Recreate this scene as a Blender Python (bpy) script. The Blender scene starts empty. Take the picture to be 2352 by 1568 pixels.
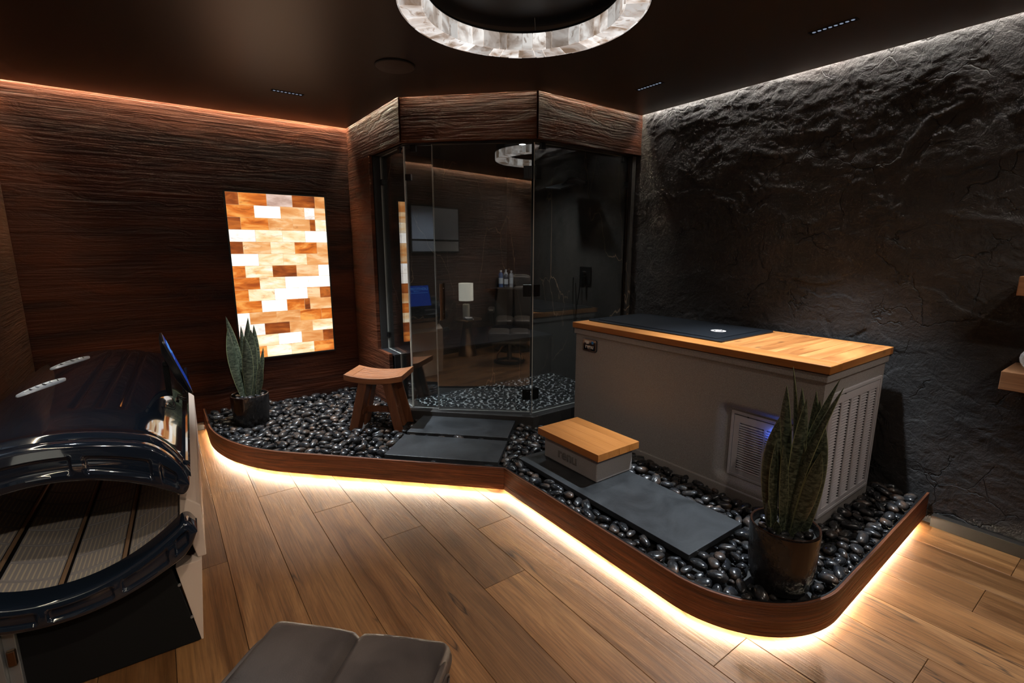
import bpy, bmesh, math, random
import numpy as np
from mathutils import Vector, Matrix

random.seed(7)
rng = np.random.default_rng(11)
PI = math.pi
scene = bpy.context.scene
COL = scene.collection

# ------------------------------------------------------------------ camera
F_PX, CAM_H = 1122.4, 1.5
_y, _p, _r = (math.radians(a) for a in (35.956, 10.716, 0.104))
_f = Vector((math.sin(_y) * math.cos(_p), math.cos(_y) * math.cos(_p), -math.sin(_p)))
_rt = Vector((math.cos(_y), -math.sin(_y), 0))
_up = _rt.cross(_f)
_r2 = math.cos(_r) * _rt + math.sin(_r) * _up
_u2 = -math.sin(_r) * _rt + math.cos(_r) * _up
cam_d = bpy.data.cameras.new('camera')
cam_d.sensor_width = 36.0
cam_d.lens = F_PX / 2352 * 36.0
cam_d.clip_start = 0.02
cam = bpy.data.objects.new('camera', cam_d)
COL.objects.link(cam)
M = Matrix((( _r2.x, _u2.x, -_f.x, 0), (_r2.y, _u2.y, -_f.y, 0), (_r2.z, _u2.z, -_f.z, CAM_H), (0, 0, 0, 1)))
cam.matrix_world = M
scene.camera = cam

# ------------------------------------------------------------------ world and exposure
w = bpy.data.worlds.new('world')
scene.world = w
w.use_nodes = True
w.node_tree.nodes['Background'].inputs[0].default_value = (0.5, 0.45, 0.4, 1)
w.node_tree.nodes['Background'].inputs[1].default_value = 0.0
vs = scene.view_settings
vs.view_transform = 'Standard'
vs.look = 'None'
vs.gamma = 1.0
vs.use_curve_mapping = False
vs.exposure = 0.0
try:
    scene.cycles.use_denoising = True
    scene.cycles.max_bounces = 6
    scene.cycles.diffuse_bounces = 3
    scene.cycles.glossy_bounces = 4
    scene.cycles.transmission_bounces = 3
    scene.cycles.transparent_max_bounces = 12
    scene.cycles.caustics_reflective = False
    scene.cycles.caustics_refractive = False
    scene.cycles.use_adaptive_sampling = True
    scene.cycles.adaptive_threshold = 0.04
    scene.cycles.use_light_tree = False
    scene.cycles.sample_clamp_indirect = 6.0
except Exception:
    pass

# light levels (emission strengths / spot watts), all tuned in one place
L_COVE_WOOD = 210.0
L_COVE_STONE = 95.0
L_COVE_LEFT = 90.0
L_UNDER = 175.0
L_SALT = 1.2
L_RING = 0.98
W_DOWN = 200.0
WARM = (1.0, 0.86, 0.62)
COOL = (0.80, 0.90, 1.0)

# ------------------------------------------------------------------ room dimensions (metres)
XS, YW, H = 3.363, 4.70, 2.562        # stone wall x, wood wall y, ceiling z
XL, YF = -0.76, -1.6                  # left wall x, wall behind the camera
XH, YH = 1.57, 2.84                   # shower header faces
HB = (XH, 3.54); HC = (2.27, YH)      # header corners
Z_DECK = 0.18
Z_HEAD = 2.26

# ================================================================== helpers
def link(o):
    COL.objects.link(o)
    return o

def setp(o, label=None, cat=None, group=None, kind=None):
    if label: o['label'] = label
    if cat: o['category'] = cat
    if group: o['group'] = group
    if kind: o['kind'] = kind
    return o

def thing(name, label, cat, loc=(0, 0, 0), rotz=0.0, group=None):
    o = bpy.data.objects.new(name, None)
    o.empty_display_size = 0.05
    link(o)
    o.location = loc
    o.rotation_euler = (0, 0, rotz)
    return setp(o, label, cat, group)

def obj(name, me, parent=None, loc=None, rot=None):
    o = bpy.data.objects.new(name, me)
    link(o)
    if parent is not None:
        o.parent = parent
    if loc is not None: o.location = loc
    if rot is not None: o.rotation_euler = rot
    return o

class MB:
    """collects shapes, then becomes one mesh"""
    def __init__(s):
        s.v = []; s.f = []; s.mi = []; s.uv = []
    def add(s, verts, faces, mi=0, uvs=None):
        b = len(s.v)
        s.v.extend([tuple(map(float, q)) for q in verts])
        for k, fc in enumerate(faces):
            s.f.append(tuple(b + i for i in fc)); s.mi.append(mi)
            s.uv.append([uvs[i] for i in fc] if uvs is not None else None)
        return s
    def box(s, lo, hi, mi=0, mat=None):
        x0, y0, z0 = lo; x1, y1, z1 = hi
        vs_ = [(x0,y0,z0),(x1,y0,z0),(x1,y1,z0),(x0,y1,z0),(x0,y0,z1),(x1,y0,z1),(x1,y1,z1),(x0,y1,z1)]
        if mat is not None: vs_ = [tuple(mat @ Vector(q)) for q in vs_]
        return s.add(vs_, [(0,3,2,1),(4,5,6,7),(0,1,5,4),(1,2,6,5),(2,3,7,6),(3,0,4,7)], mi)
    def prism(s, poly, z0, z1, mi=0):
        n = len(poly)
        vs_ = [(p[0], p[1], z0) for p in poly] + [(p[0], p[1], z1) for p in poly]
        fs = [tuple(reversed(range(n))), tuple(range(n, 2*n))] + [(i, (i+1) % n, n + (i+1) % n, n + i) for i in range(n)]
        return s.add(vs_, fs, mi)
    def grid(s, P, mi=0, wrap_u=False, wrap_v=False, uv=None):
        P = np.asarray(P, float); nu, nv = P.shape[:2]
        fs = []
        for i in range(nu if wrap_u else nu - 1):
            for j in range(nv if wrap_v else nv - 1):
                a = i * nv + j; b = ((i+1) % nu) * nv + j
                c = ((i+1) % nu) * nv + (j+1) % nv; d = i * nv + (j+1) % nv
                fs.append((a, b, c, d))
        return s.add(P.reshape(-1, 3), fs, mi, None if uv is None else np.asarray(uv, float).reshape(-1, 2).tolist())
    def tube(s, pts, r, n=8, mi=0, cap=True, rs=None):
        pts = [Vector(q) for q in pts]; rings = []
        up0 = None
        for i, q in enumerate(pts):
            t = (pts[min(i+1, len(pts)-1)] - pts[max(i-1, 0)]).normalized()
            if up0 is None:
                up0 = Vector((0,0,1)) if abs(t.z) < 0.9 else Vector((1,0,0))
            a = t.cross(up0).normalized(); b = a.cross(t).normalized(); up0 = b
            rr = rs[i] if rs else r
            rings.append([tuple(q + rr * (math.cos(2*PI*k/n) * a + math.sin(2*PI*k/n) * b)) for k in range(n)])
        b0 = len(s.v)
        s.grid(rings, mi, wrap_v=True)
        if cap:
            m = len(pts) - 1
            s.f.append(tuple(b0 + k for k in range(n))); s.mi.append(mi); s.uv.append(None)
            s.f.append(tuple(b0 + m*n + k for k in reversed(range(n)))); s.mi.append(mi); s.uv.append(None)
        return s
    def lathe(s, prof, n=32, mi=0, c=(0, 0), closed=False):
        P = [[(c[0] + r*math.cos(2*PI*k/n), c[1] + r*math.sin(2*PI*k/n), z) for k in range(n)] for r, z in prof]
        if closed: P.append(P[0])
        return s.grid(P, mi, wrap_v=True)
    def build(s, name, mats, parent=None, smooth=False, bevel=0.0, seg=2, loc=None, rot=None, auto=None, weld=True):
        me = bpy.data.meshes.new(name)
        me.from_pydata(s.v, [], s.f)
        if any(u is not None for u in s.uv):
            ul = me.uv_layers.new(name='UVMap'); k = 0
            for p, u in zip(me.polygons, s.uv):
                for li in range(p.loop_total):
                    ul.data[p.loop_start + li].uv = u[li] if u is not None else (0, 0)
        if not isinstance(mats, (list, tuple)): mats = [mats]
        for m in mats: me.materials.append(m)
        me.polygons.foreach_set('material_index', s.mi)
        bm = bmesh.new(); bm.from_mesh(me)
        if weld: bmesh.ops.remove_doubles(bm, verts=bm.verts, dist=1e-6)
        bmesh.ops.recalc_face_normals(bm, faces=bm.faces)
        if bevel > 0:
            es = [e for e in bm.edges if len(e.link_faces) == 2 and e.calc_face_angle(0) > 0.5]
            bmesh.ops.bevel(bm, geom=es, offset=bevel, segments=seg, profile=0.5, affect='EDGES', clamp_overlap=True)
        bm.to_mesh(me); bm.free()
        if smooth or auto:
            for p in me.polygons: p.use_smooth = True
            if auto is None: auto = 40
            try:
                me.set_sharp_from_angle(angle=math.radians(auto))
            except Exception:
                pass
        me.update()
        return obj(name, me, parent, loc, rot)

def struct(o):
    o['kind'] = 'structure'
    return o

def fillet(p0, p1, p2, t, n=16):
    """rounded corner at p1, t = distance from the corner to the tangent points"""
    p0, p1, p2 = map(Vector, (p0, p1, p2))
    a = (p0 - p1).normalized(); b = (p2 - p1).normalized()
    ang = a.angle(b); r = t * math.tan(ang / 2)
    c = p1 + (a + b).normalized() * (r / math.sin(ang / 2))
    s = p1 + a * t - c; e = p1 + b * t - c
    tot = s.angle(e); sgn = 1 if s.x * e.y - s.y * e.x > 0 else -1
    out = []
    for k in range(n + 1):
        th = sgn * tot * k / n
        out.append((c.x + s.x*math.cos(th) - s.y*math.sin(th), c.y + s.x*math.sin(th) + s.y*math.cos(th)))
    return out

def offset_path(path, d):
    """offset an open 2-D path to its left by d"""
    P = [Vector((a, b)) for a, b in path]; out = []
    for i, p in enumerate(P):
        t0 = (p - P[i-1]).normalized() if i > 0 else None
        t1 = (P[i+1] - p).normalized() if i < len(P) - 1 else None
        if t0 is None: t0 = t1
        if t1 is None: t1 = t0
        n0 = Vector((-t0.y, t0.x)); n1 = Vector((-t1.y, t1.x))
        m = (n0 + n1).normalized(); k = d / max(0.35, m.dot(n0))
        out.append((p.x + m.x*k, p.y + m.y*k))
    return out

def in_poly(x, y, poly):
    c = False; j = len(poly) - 1
    for i in range(len(poly)):
        xi, yi = poly[i]; xj, yj = poly[j]
        if (yi > y) != (yj > y) and x < (xj - xi) * (y - yi) / (yj - yi) + xi: c = not c
        j = i
    return c

def rrect(w_, h_, r, n=6):
    """rounded rectangle outline centred on 0"""
    out = []
    for cx, cy, a0 in ((w_/2-r, h_/2-r, 0), (-w_/2+r, h_/2-r, 90), (-w_/2+r, -h_/2+r, 180), (w_/2-r, -h_/2+r, 270)):
        for k in range(n + 1):
            a = math.radians(a0 + 90*k/n)
            out.append((cx + r*math.cos(a), cy + r*math.sin(a)))
    return out

def value_noise(X, Y, seed=0):
    r = np.random.default_rng(seed).random((256, 256))
    xi = np.floor(X).astype(int); yi = np.floor(Y).astype(int)
    fx = X - xi; fy = Y - yi
    fx = fx*fx*fx*(fx*(fx*6-15)+10); fy = fy*fy*fy*(fy*(fy*6-15)+10)
    g = lambda a, b: r[a % 256, b % 256]
    return (g(xi, yi)*(1-fx)+g(xi+1, yi)*fx)*(1-fy) + (g(xi, yi+1)*(1-fx)+g(xi+1, yi+1)*fx)*fy

def fbm(X, Y, octs, seed=0, gain=0.5):
    a = 1.0; s = 0; tot = 0
    for k in range(octs):
        s = s + a * value_noise(X * 2**k + 13.7*k, Y * 2**k + 7.1*k, seed + k); tot += a; a *= gain
    return s / tot

def text_mesh(body, size, extrude, name='lettering', bold=0.0):
    cu = bpy.data.curves.new(name, 'FONT'); cu.body = body; cu.size = size; cu.extrude = extrude
    cu.align_x = 'CENTER'; cu.align_y = 'CENTER'; cu.offset = bold; cu.resolution_u = 3
    t = bpy.data.objects.new(name + '_tmp', cu); link(t)
    bpy.context.view_layer.update()
    me = bpy.data.meshes.new_from_object(t.evaluated_get(bpy.context.evaluated_depsgraph_get()))
    bpy.data.objects.remove(t); bpy.data.curves.remove(cu)
    me.name = name
    return me

# ================================================================== materials
class NT:
    def __init__(s, name):
        s.m = bpy.data.materials.new(name); s.m.use_nodes = True
        s.t = s.m.node_tree; s.n = s.t.nodes; s.l = s.t.links
        s.b = s.n['Principled BSDF']; s.out = s.n['Material Output']
    def N(s, typ, **kw):
        nd = s.n.new(typ)
        for k, v in kw.items(): setattr(nd, k, v)
        return nd
    def L(s, a, b): s.l.new(a, b)
    def vec(s, src='Object', scale=(1, 1, 1), rand=0.0, rot=(0, 0, 0)):
        tc = s.N('ShaderNodeTexCoord'); mp = s.N('ShaderNodeMapping')
        mp.inputs['Scale'].default_value = scale; mp.inputs['Rotation'].default_value = rot
        if src == 'World':
            g = s.N('ShaderNodeNewGeometry'); s.L(g.outputs['Position'], mp.inputs['Vector'])
        else:
            s.L(tc.outputs[src], mp.inputs['Vector'])
        if rand:
            oi = s.N('ShaderNodeObjectInfo'); mu = s.N('ShaderNodeMath', operation='MULTIPLY'); mu.inputs[1].default_value = rand
            s.L(oi.outputs['Random'], mu.inputs[0])
            cb = s.N('ShaderNodeCombineXYZ'); s.L(mu.outputs[0], cb.inputs[0]); s.L(mu.outputs[0], cb.inputs[1]); s.L(mu.outputs[0], cb.inputs[2])
            s.L(cb.outputs[0], mp.inputs['Location'])
        return mp.outputs[0]
    def noise(s, vec, scale, detail=4, rough=0.55, dist=0.0):
        nd = s.N('ShaderNodeTexNoise'); nd.inputs['Scale'].default_value = scale
        nd.inputs['Detail'].default_value = detail; nd.inputs['Roughness'].default_value = rough; nd.inputs['Distortion'].default_value = dist
        s.L(vec, nd.inputs['Vector']); return nd.outputs['Fac']
    def ramp(s, fac, stops, interp='LINEAR'):
        r = s.N('ShaderNodeValToRGB'); e = r.color_ramp.elements; r.color_ramp.interpolation = interp
        while len(e) < len(stops): e.new(0.5)
        for k, (p, c) in enumerate(stops):
            e[k].position = p; e[k].color = (*c, 1) if len(c) == 3 else c
        s.L(fac, r.inputs[0]); return r.outputs[0]
    def mix(s, fac, a, b, blend='MIX'):
        m = s.N('ShaderNodeMix', data_type='RGBA', blend_type=blend)
        if isinstance(fac, (int, float)): m.inputs[0].default_value = fac
        else: s.L(fac, m.inputs[0])
        for k, q in ((6, a), (7, b)):
            if isinstance(q, tuple): m.inputs[k].default_value = (*q, 1)
            else: s.L(q, m.inputs[k])
        return m.outputs[2]
    def math(s, op, a, b=0.0, clamp=False):
        m = s.N('ShaderNodeMath', operation=op); m.use_clamp = clamp
        for k, q in ((0, a), (1, b)):
            if isinstance(q, (int, float)): m.inputs[k].default_value = q
            else: s.L(q, m.inputs[k])
        return m.outputs[0]
    def bump(s, hgt, strength, dist=0.01):
        b = s.N('ShaderNodeBump'); b.inputs['Strength'].default_value = strength; b.inputs['Distance'].default_value = dist
        s.L(hgt, b.inputs['Height']); s.L(b.outputs[0], s.b.inputs['Normal']); return b
    def set(s, **kw):
        for k, v in kw.items():
            i = s.b.inputs[k.replace('_', ' ')]
            if hasattr(v, 'default_value') or not isinstance(v, (int, float, tuple)): s.L(v, i)
            elif isinstance(v, tuple): i.default_value = (*v, 1) if len(v) == 3 else v
            else: i.default_value = v
        return s

def plain(name, col, rough=0.5, metal=0.0, spec=0.5, coat=0.0, tint=None):
    n = NT(name); n.set(Base_Color=col, Roughness=rough, Metallic=metal)
    n.b.inputs['Specular IOR Level'].default_value = spec
    n.b.inputs['Coat Weight'].default_value = coat
    if tint: n.b.inputs['Specular Tint'].default_value = (*tint, 1)
    n.b.inputs['Coat Roughness'].default_value = 0.03
    return n.m

def emit(name, col, strength):
    n = NT(name); n.set(Base_Color=(0, 0, 0), Emission_Color=col, Emission_Strength=strength, Roughness=0.6)
    return n.m

def wood(name, dark, mid, light, axis='X', src='Object', freq=9.0, stretch=12.0, rough=(0.45, 0.65), bump=0.4, bdist=0.004, rand=37.0,
         warp_amt=0.0, cracks=0.0, knot_r=(0.06, 0.20), knots=0.0, fine=70.0, pores=0.35, spec=0.4, pos=(0.28, 0.5, 0.75), objvar=0.0, streak=None):
    n = NT(name)
    k = {'X': 0, 'Y': 1, 'Z': 2}[axis]
    sc = [1.0, 1.0, 1.0]; sc[k] = 1.0 / stretch
    v = n.vec(src, tuple(sc), rand)
    if warp_amt > 0:
        lowv = [2.2, 2.2, 2.2]; lowv[k] = 0.9
        nz_ = n.N('ShaderNodeTexNoise'); nz_.inputs['Scale'].default_value = 1.0; nz_.inputs['Detail'].default_value = 3.0
        n.L(n.vec(src, tuple(lowv), rand), nz_.inputs['Vector'])
        sc_ = n.N('ShaderNodeVectorMath', operation='SCALE'); sc_.inputs['Scale'].default_value = warp_amt; n.L(nz_.outputs['Color'], sc_.inputs[0])
        ad_ = n.N('ShaderNodeVectorMath', operation='ADD'); n.L(v, ad_.inputs[0]); n.L(sc_.outputs[0], ad_.inputs[1]); v = ad_.outputs[0]
    warp = n.noise(v, freq*0.35, 3, 0.5, 0.6)
    a = n.noise(v, freq, 6, 0.62, 1.1)
    sf = [1.0, 1.0, 1.0]; sf[k] = 1.0 / (stretch * 4)
    v2 = n.vec(src, tuple(sf), rand)
    b = n.noise(v2, fine, 3, 0.6, 0.3)
    c = n.math('ADD', n.math('MULTIPLY', a, 0.72), n.math('MULTIPLY', warp, 0.28))
    col = n.ramp(c, [(pos[0], dark), (pos[1], mid), (pos[2], light)])
    fine_f = n.ramp(b, [(0.33, (0, 0, 0)), (0.58, (1, 1, 1))])
    col = n.mix(n.math('MULTIPLY', n.math('SUBTRACT', 1.0, fine_f), pores), col, tuple(q*0.35 for q in dark))
    h = n.math('ADD', n.math('MULTIPLY', b, 0.5), n.math('MULTIPLY', a, 0.8))
    if knots > 0:
        sk = [1.0, 1.0, 1.0]; sk[k] = 0.45
        vk = n.vec(src, tuple(sk), rand)
        vo = n.N('ShaderNodeTexVoronoi'); vo.inputs['Scale'].default_value = knots; n.L(vk, vo.inputs['Vector'])
        kn = n.ramp(vo.outputs['Distance'], [(knot_r[0], (1, 1, 1)), (knot_r[1], (0, 0, 0))])
        col = n.mix(n.math('MULTIPLY', kn, 0.8), col, tuple(q*0.18 for q in dark))
    if cracks > 0:
        sq = [1.0, 1.0, 1.0]; sq[k] = 1.0/9
        vq = n.vec(src, tuple(sq), rand)
        cr = n.math('ABSOLUTE', n.math('SUBTRACT', n.noise(vq, 5.0, 3, 0.55, 0.5), 0.5))
        cm = n.ramp(n.noise(n.vec(src, (1.0, 1.0, 1.0), rand*1.7), 1.6, 2, 0.5), [(0.52, (0, 0, 0)), (0.60, (1, 1, 1))])
        ck = n.math('MULTIPLY', n.ramp(cr, [(0.0, (1, 1, 1)), (0.009, (0, 0, 0))]), cm)
        col = n.mix(n.math('MULTIPLY', ck, cracks), col, tuple(q*0.22 for q in dark))
    if streak is not None:       # wide slow bands of another tone
        ss = [1.0, 1.0, 1.0]; ss[k] = 0.12
        vs2 = n.vec(src, tuple(ss), rand)
        st = n.ramp(n.noise(vs2, 2.6, 3, 0.6, 0.8), [(0.42, (0, 0, 0)), (0.68, (1, 1, 1))])
        col = n.mix(st, col, n.mix(0.5, col, streak))
    if objvar > 0:
        oi = n.N('ShaderNodeObjectInfo')
        g = n.math('ADD', n.math('MULTIPLY', oi.outputs['Random'], objvar), 1.0 - objvar/2)
        hs = n.N('ShaderNodeHueSaturation'); n.L(g, hs.inputs['Value']); n.L(col, hs.inputs['Color']); col = hs.outputs[0]
    rg = n.ramp(a, [(0.3, (rough[0],)*3), (0.7, (rough[1],)*3)])
    n.set(Base_Color=col, Roughness=rg)
    n.b.inputs['Specular IOR Level'].default_value = spec
    n.bump(h, bump, bdist)
    return n.m

MAT = {}
MAT['wood_wall'] = wood('rough_dark_wood_wall', (0.0075, 0.0022, 0.0013), (0.024, 0.0068, 0.0030), (0.070, 0.019, 0.0072), 'X', freq=10, stretch=11, rough=(0.5, 0.78), bump=0.9, bdist=0.016, fine=55, pores=0.32, rand=0, streak=(0.16, 0.038, 0.012), spec=0.15, warp_amt=0.42)
MAT['wood_wall_y'] = wood('rough_dark_wood_side', (0.014, 0.0055, 0.0033), (0.062, 0.025, 0.0135), (0.13, 0.052, 0.026), 'Y', freq=11, stretch=11, rough=(0.5, 0.78), bump=0.9, bdist=0.02, fine=70, pores=0.5, rand=0, streak=(0.15, 0.055, 0.024), spec=0.3, warp_amt=0.22)
MAT['wood_header'] = wood('rough_dark_wood_header', (0.012, 0.0036, 0.0020), (0.056, 0.0175, 0.0080), (0.15, 0.046, 0.018), 'X', src='UV', freq=10, stretch=10, rough=(0.5, 0.78), bump=1.0, bdist=0.02, fine=60, pores=0.35, rand=0, streak=(0.20, 0.055, 0.018), spec=0.15, warp_amt=0.45)
MAT['fascia'] = wood('walnut_fascia', (0.026, 0.0078, 0.0032), (0.175, 0.055, 0.0205), (0.40, 0.135, 0.050), 'X', src='UV', freq=20, stretch=14, rough=(0.4, 0.6), bump=0.9, bdist=0.014, fine=110, pores=0.55, rand=0, warp_amt=0.14)
MAT['oak'] = wood('oak_plank', (0.075, 0.029, 0.0085), (0.172, 0.074, 0.0235), (0.285, 0.137, 0.048), 'Y', src='World', freq=9, stretch=9, rough=(0.38, 0.56), bump=0.4, bdist=0.004, fine=130, pores=0.42, rand=19, knots=2.0, knot_r=(0.04, 0.15), cracks=0.85, objvar=0.42, spec=0.32, warp_amt=0.24, pos=(0.30, 0.5, 0.70))
MAT['teak'] = wood('teak', (0.16, 0.055, 0.020), (0.30, 0.115, 0.045), (0.42, 0.175, 0.072), 'X', freq=16, stretch=14, rough=(0.4, 0.55), bump=0.2, bdist=0.002, fine=160, pores=0.35)
MAT['teak_leg'] = wood('teak_leg', (0.09, 0.030, 0.012), (0.19, 0.066, 0.026), (0.28, 0.105, 0.042), 'Z', freq=16, stretch=14, rough=(0.4, 0.55), bump=0.2, bdist=0.002, fine=160, pores=0.35)
MAT['cedar'] = wood('cedar_slat', (0.22, 0.068, 0.015), (0.42, 0.165, 0.045), (0.57, 0.265, 0.085), 'X', freq=13, stretch=10, rough=(0.35, 0.5), bump=0.15, bdist=0.002, fine=120, pores=0.18, knots=9.0, knot_r=(0.05, 0.17), objvar=0.2, pos=(0.34, 0.5, 0.66))
MAT['cedar_y'] = wood('cedar_rail', (0.27, 0.085, 0.016), (0.42, 0.155, 0.034), (0.52, 0.220, 0.062), 'Y', freq=12, stretch=14, rough=(0.35, 0.5), bump=0.15, bdist=0.002, fine=120, pores=0.15, objvar=0.1)
MAT['shelf'] = wood('oak_shelf', (0.20, 0.085, 0.035), (0.33, 0.155, 0.070), (0.43, 0.22, 0.105), 'Y', freq=12, stretch=14, rough=(0.4, 0.55), bump=0.15, bdist=0.002, fine=120)
MAT['ceiling'] = plain('dark_ceiling_paint', (0.034, 0.025, 0.020), 0.42, spec=1.0, tint=(1.0, 0.78, 0.60))
MAT['black'] = plain('black_plastic', (0.008, 0.008, 0.009), 0.35)
MAT['black_matte'] = plain('black_matte', (0.012, 0.011, 0.010), 0.7)
MAT['black_metal'] = plain('black_metal', (0.012, 0.012, 0.012), 0.32, 0.6)
MAT['gloss_black'] = plain('gloss_black_acrylic', (0.007, 0.0115, 0.020), 0.08, spec=0.65, coat=1.0)
MAT['grille'] = plain('grey_grille_enamel', (0.52, 0.50, 0.52), 0.45)
MAT['dark_void'] = plain('dark_void', (0.006, 0.006, 0.008), 0.8)
MAT['chrome'] = plain('silver', (0.60, 0.63, 0.68), 0.28, 0.25)
MAT['steel'] = plain('galvanised_steel', (0.35, 0.36, 0.36), 0.45, 0.8)
MAT['brass'] = plain('brushed_bronze', (0.25, 0.16, 0.10), 0.3, 1.0)
MAT['cream'] = plain('cream_metal_panel', (0.55, 0.43, 0.34), 0.4)
MAT['white'] = plain('white_fabric', (0.75, 0.74, 0.70), 0.9)
MAT['baseboard'] = plain('grey_baseboard', (0.034, 0.028, 0.022), 0.4, 0.2)
MAT['leather'] = None
MAT['bronze_dark'] = plain('dark_bronze', (0.035, 0.022, 0.015), 0.3, 0.8)

def leather():
    n = NT('dark_leather')
    v = n.vec('Object', (1, 1, 1), 9)
    a = n.noise(v, 7, 4, 0.6, 0.4); b = n.noise(v, 260, 2, 0.5)
    n.set(Base_Color=n.ramp(a, [(0.3, (0.030, 0.024, 0.022)), (0.7, (0.062, 0.048, 0.041))]), Roughness=n.ramp(a, [(0.3, (0.36,)*3), (0.7, (0.5,)*3)]))
    n.b.inputs['Specular IOR Level'].default_value = 0.5
    n.bump(n.math('ADD', n.math('MULTIPLY', a, 1.2), n.math('MULTIPLY', b, 0.25)), 0.25, 0.006)
    return n.m
MAT['leather'] = leather()

def stone_wall_mat():
    n = NT('black_slate')
    v = n.vec('World', (1, 1, 1))
    a = n.noise(v, 2.2, 6, 0.62, 0.5); b = n.noise(v, 11, 6, 0.68, 0.9); c = n.noise(v, 55, 3, 0.65)
    col = n.ramp(a, [(0.3, (0.013, 0.0128, 0.013)), (0.55, (0.028, 0.0255, 0.0245)), (0.75, (0.050, 0.040, 0.037))])
    col = n.mix(n.math('MULTIPLY', c, 0.5), col, n.mix(0.6, col, (0.085, 0.08, 0.078)))
    # branching cracks: warped cell borders, only here and there
    wn = n.N('ShaderNodeTexNoise'); wn.inputs['Scale'].default_value = 3.2; wn.inputs['Detail'].default_value = 5.0; n.L(v, wn.inputs['Vector'])
    sc_ = n.N('ShaderNodeVectorMath', operation='SCALE'); sc_.inputs['Scale'].default_value = 0.55; n.L(wn.outputs['Color'], sc_.inputs[0])
    ad_ = n.N('ShaderNodeVectorMath', operation='ADD'); n.L(v, ad_.inputs[0]); n.L(sc_.outputs[0], ad_.inputs[1])
    vo = n.N('ShaderNodeTexVoronoi', feature='DISTANCE_TO_EDGE'); vo.inputs['Scale'].default_value = 3.4; n.L(ad_.outputs[0], vo.inputs['Vector'])
    m1 = n.ramp(n.noise(v, 2.7, 3, 0.6), [(0.48, (0, 0, 0)), (0.58, (1, 1, 1))])
    crack = n.math('MULTIPLY', n.ramp(vo.outputs['Distance'], [(0.0, (1, 1, 1)), (0.022, (0, 0, 0))]), m1)
    col = n.mix(n.math('MULTIPLY', crack, 0.7), col, (0.004, 0.004, 0.004))
    n.set(Base_Color=col, Roughness=n.ramp(b, [(0.3, (0.52,)*3), (0.7, (0.82,)*3)]))
    n.b.inputs['Specular IOR Level'].default_value = 0.34
    h = n.math('ADD', n.math('ADD', n.math('MULTIPLY', b, 1.0), n.math('MULTIPLY', c, 0.35)), n.math('MULTIPLY', crack, -0.45))
    n.bump(h, 0.9, 0.014)
    return n.m
MAT['stone'] = stone_wall_mat()

def marble_mat():
    n = NT('black_marble_gold_veins')
    v = n.vec('World', (1, 1, 0.35), rot=(0.25, 0.2, 0.1))
    wv = n.noise(v, 1.6, 5, 0.6)
    mixv = n.N('ShaderNodeVectorMath', operation='ADD'); cb = n.N('ShaderNodeCombineXYZ')
    n.L(n.math('MULTIPLY', wv, 0.55), cb.inputs[0]); n.L(n.math('MULTIPLY', wv, 0.4), cb.inputs[1]); n.L(n.math('MULTIPLY', wv, 0.3), cb.inputs[2])
    n.L(v, mixv.inputs[0]); n.L(cb.outputs[0], mixv.inputs[1])
    vo = n.N('ShaderNodeTexVoronoi', feature='DISTANCE_TO_EDGE'); vo.inputs['Scale'].default_value = 2.3; n.L(mixv.outputs[0], vo.inputs['Vector'])
    vein = n.ramp(vo.outputs['Distance'], [(0.0, (1, 1, 1)), (0.008, (0, 0, 0))])
    msk = n.ramp(n.noise(v, 2.0, 3, 0.5), [(0.45, (0, 0, 0)), (0.62, (1, 1, 1))])
    base = n.ramp(n.noise(v, 3.0, 5, 0.6), [(0.3, (0.024, 0.024, 0.023)), (0.7, (0.060, 0.052, 0.046))])
    n.set(Base_Color=n.mix(n.math('MULTIPLY', vein, msk), base, (0.36, 0.24, 0.16)), Roughness=0.20)
    n.b.inputs['Specular IOR Level'].default_value = 0.5
    return n.m
MAT['marble'] = marble_mat()

def slate_mat(name, base, hi, rough=0.42):
    n = NT(name); v = n.vec('World', (1, 1, 1))
    a = n.noise(v, 4, 8, 0.72, 0.8); b = n.noise(v, 70, 6, 0.75)
    col = n.ramp(a, [(0.35, base), (0.75, hi)])
    fleck = n.ramp(b, [(0.62, (0, 0, 0)), (0.75, (1, 1, 1))])
    col = n.mix(n.math('MULTIPLY', fleck, n.ramp(a, [(0.4, (0, 0, 0)), (0.7, (0.8, 0.8, 0.8))])), col, tuple(q*3 for q in hi))
    n.set(Base_Color=col, Roughness=rough); n.bump(b, 0.25, 0.002)
    return n.m
MAT['slab'] = slate_mat('dark_slate_slab', (0.013, 0.014, 0.015), (0.052, 0.055, 0.058))
MAT['curb'] = slate_mat('grey_stone_curb', (0.020, 0.018, 0.017), (0.042, 0.038, 0.034), 0.5)

def pebble_mat():
    n = NT('polished_black_pebble'); v = n.vec('World', (1, 1, 1))
    a = n.noise(v, 13, 2, 0.5); b = n.noise(v, 40, 5, 0.6, 0.8)
    col = n.ramp(a, [(0.30, (0.008, 0.009, 0.0105)), (0.50, (0.022, 0.0225, 0.024)), (0.60, (0.046, 0.038, 0.033)), (0.74, (0.12, 0.072, 0.048))])
    col = n.mix(n.math('MULTIPLY', b, 0.5), col, n.mix(0.5, col, (0.004, 0.004, 0.005)))
    n.set(Base_Color=col, Roughness=n.ramp(b, [(0.35, (0.14,)*3), (0.7, (0.36,)*3)]))
    n.b.inputs['Specular IOR Level'].default_value = 0.5
    n.bump(b, 0.12, 0.004)
    return n.m
MAT['pebble'] = pebble_mat()
MAT['mosaic'] = plain('black_flat_pebble_tile', (0.012, 0.014, 0.016), 0.3)
MAT['grout'] = plain('pale_grout', (0.46, 0.48, 0.49), 0.8)

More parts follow.
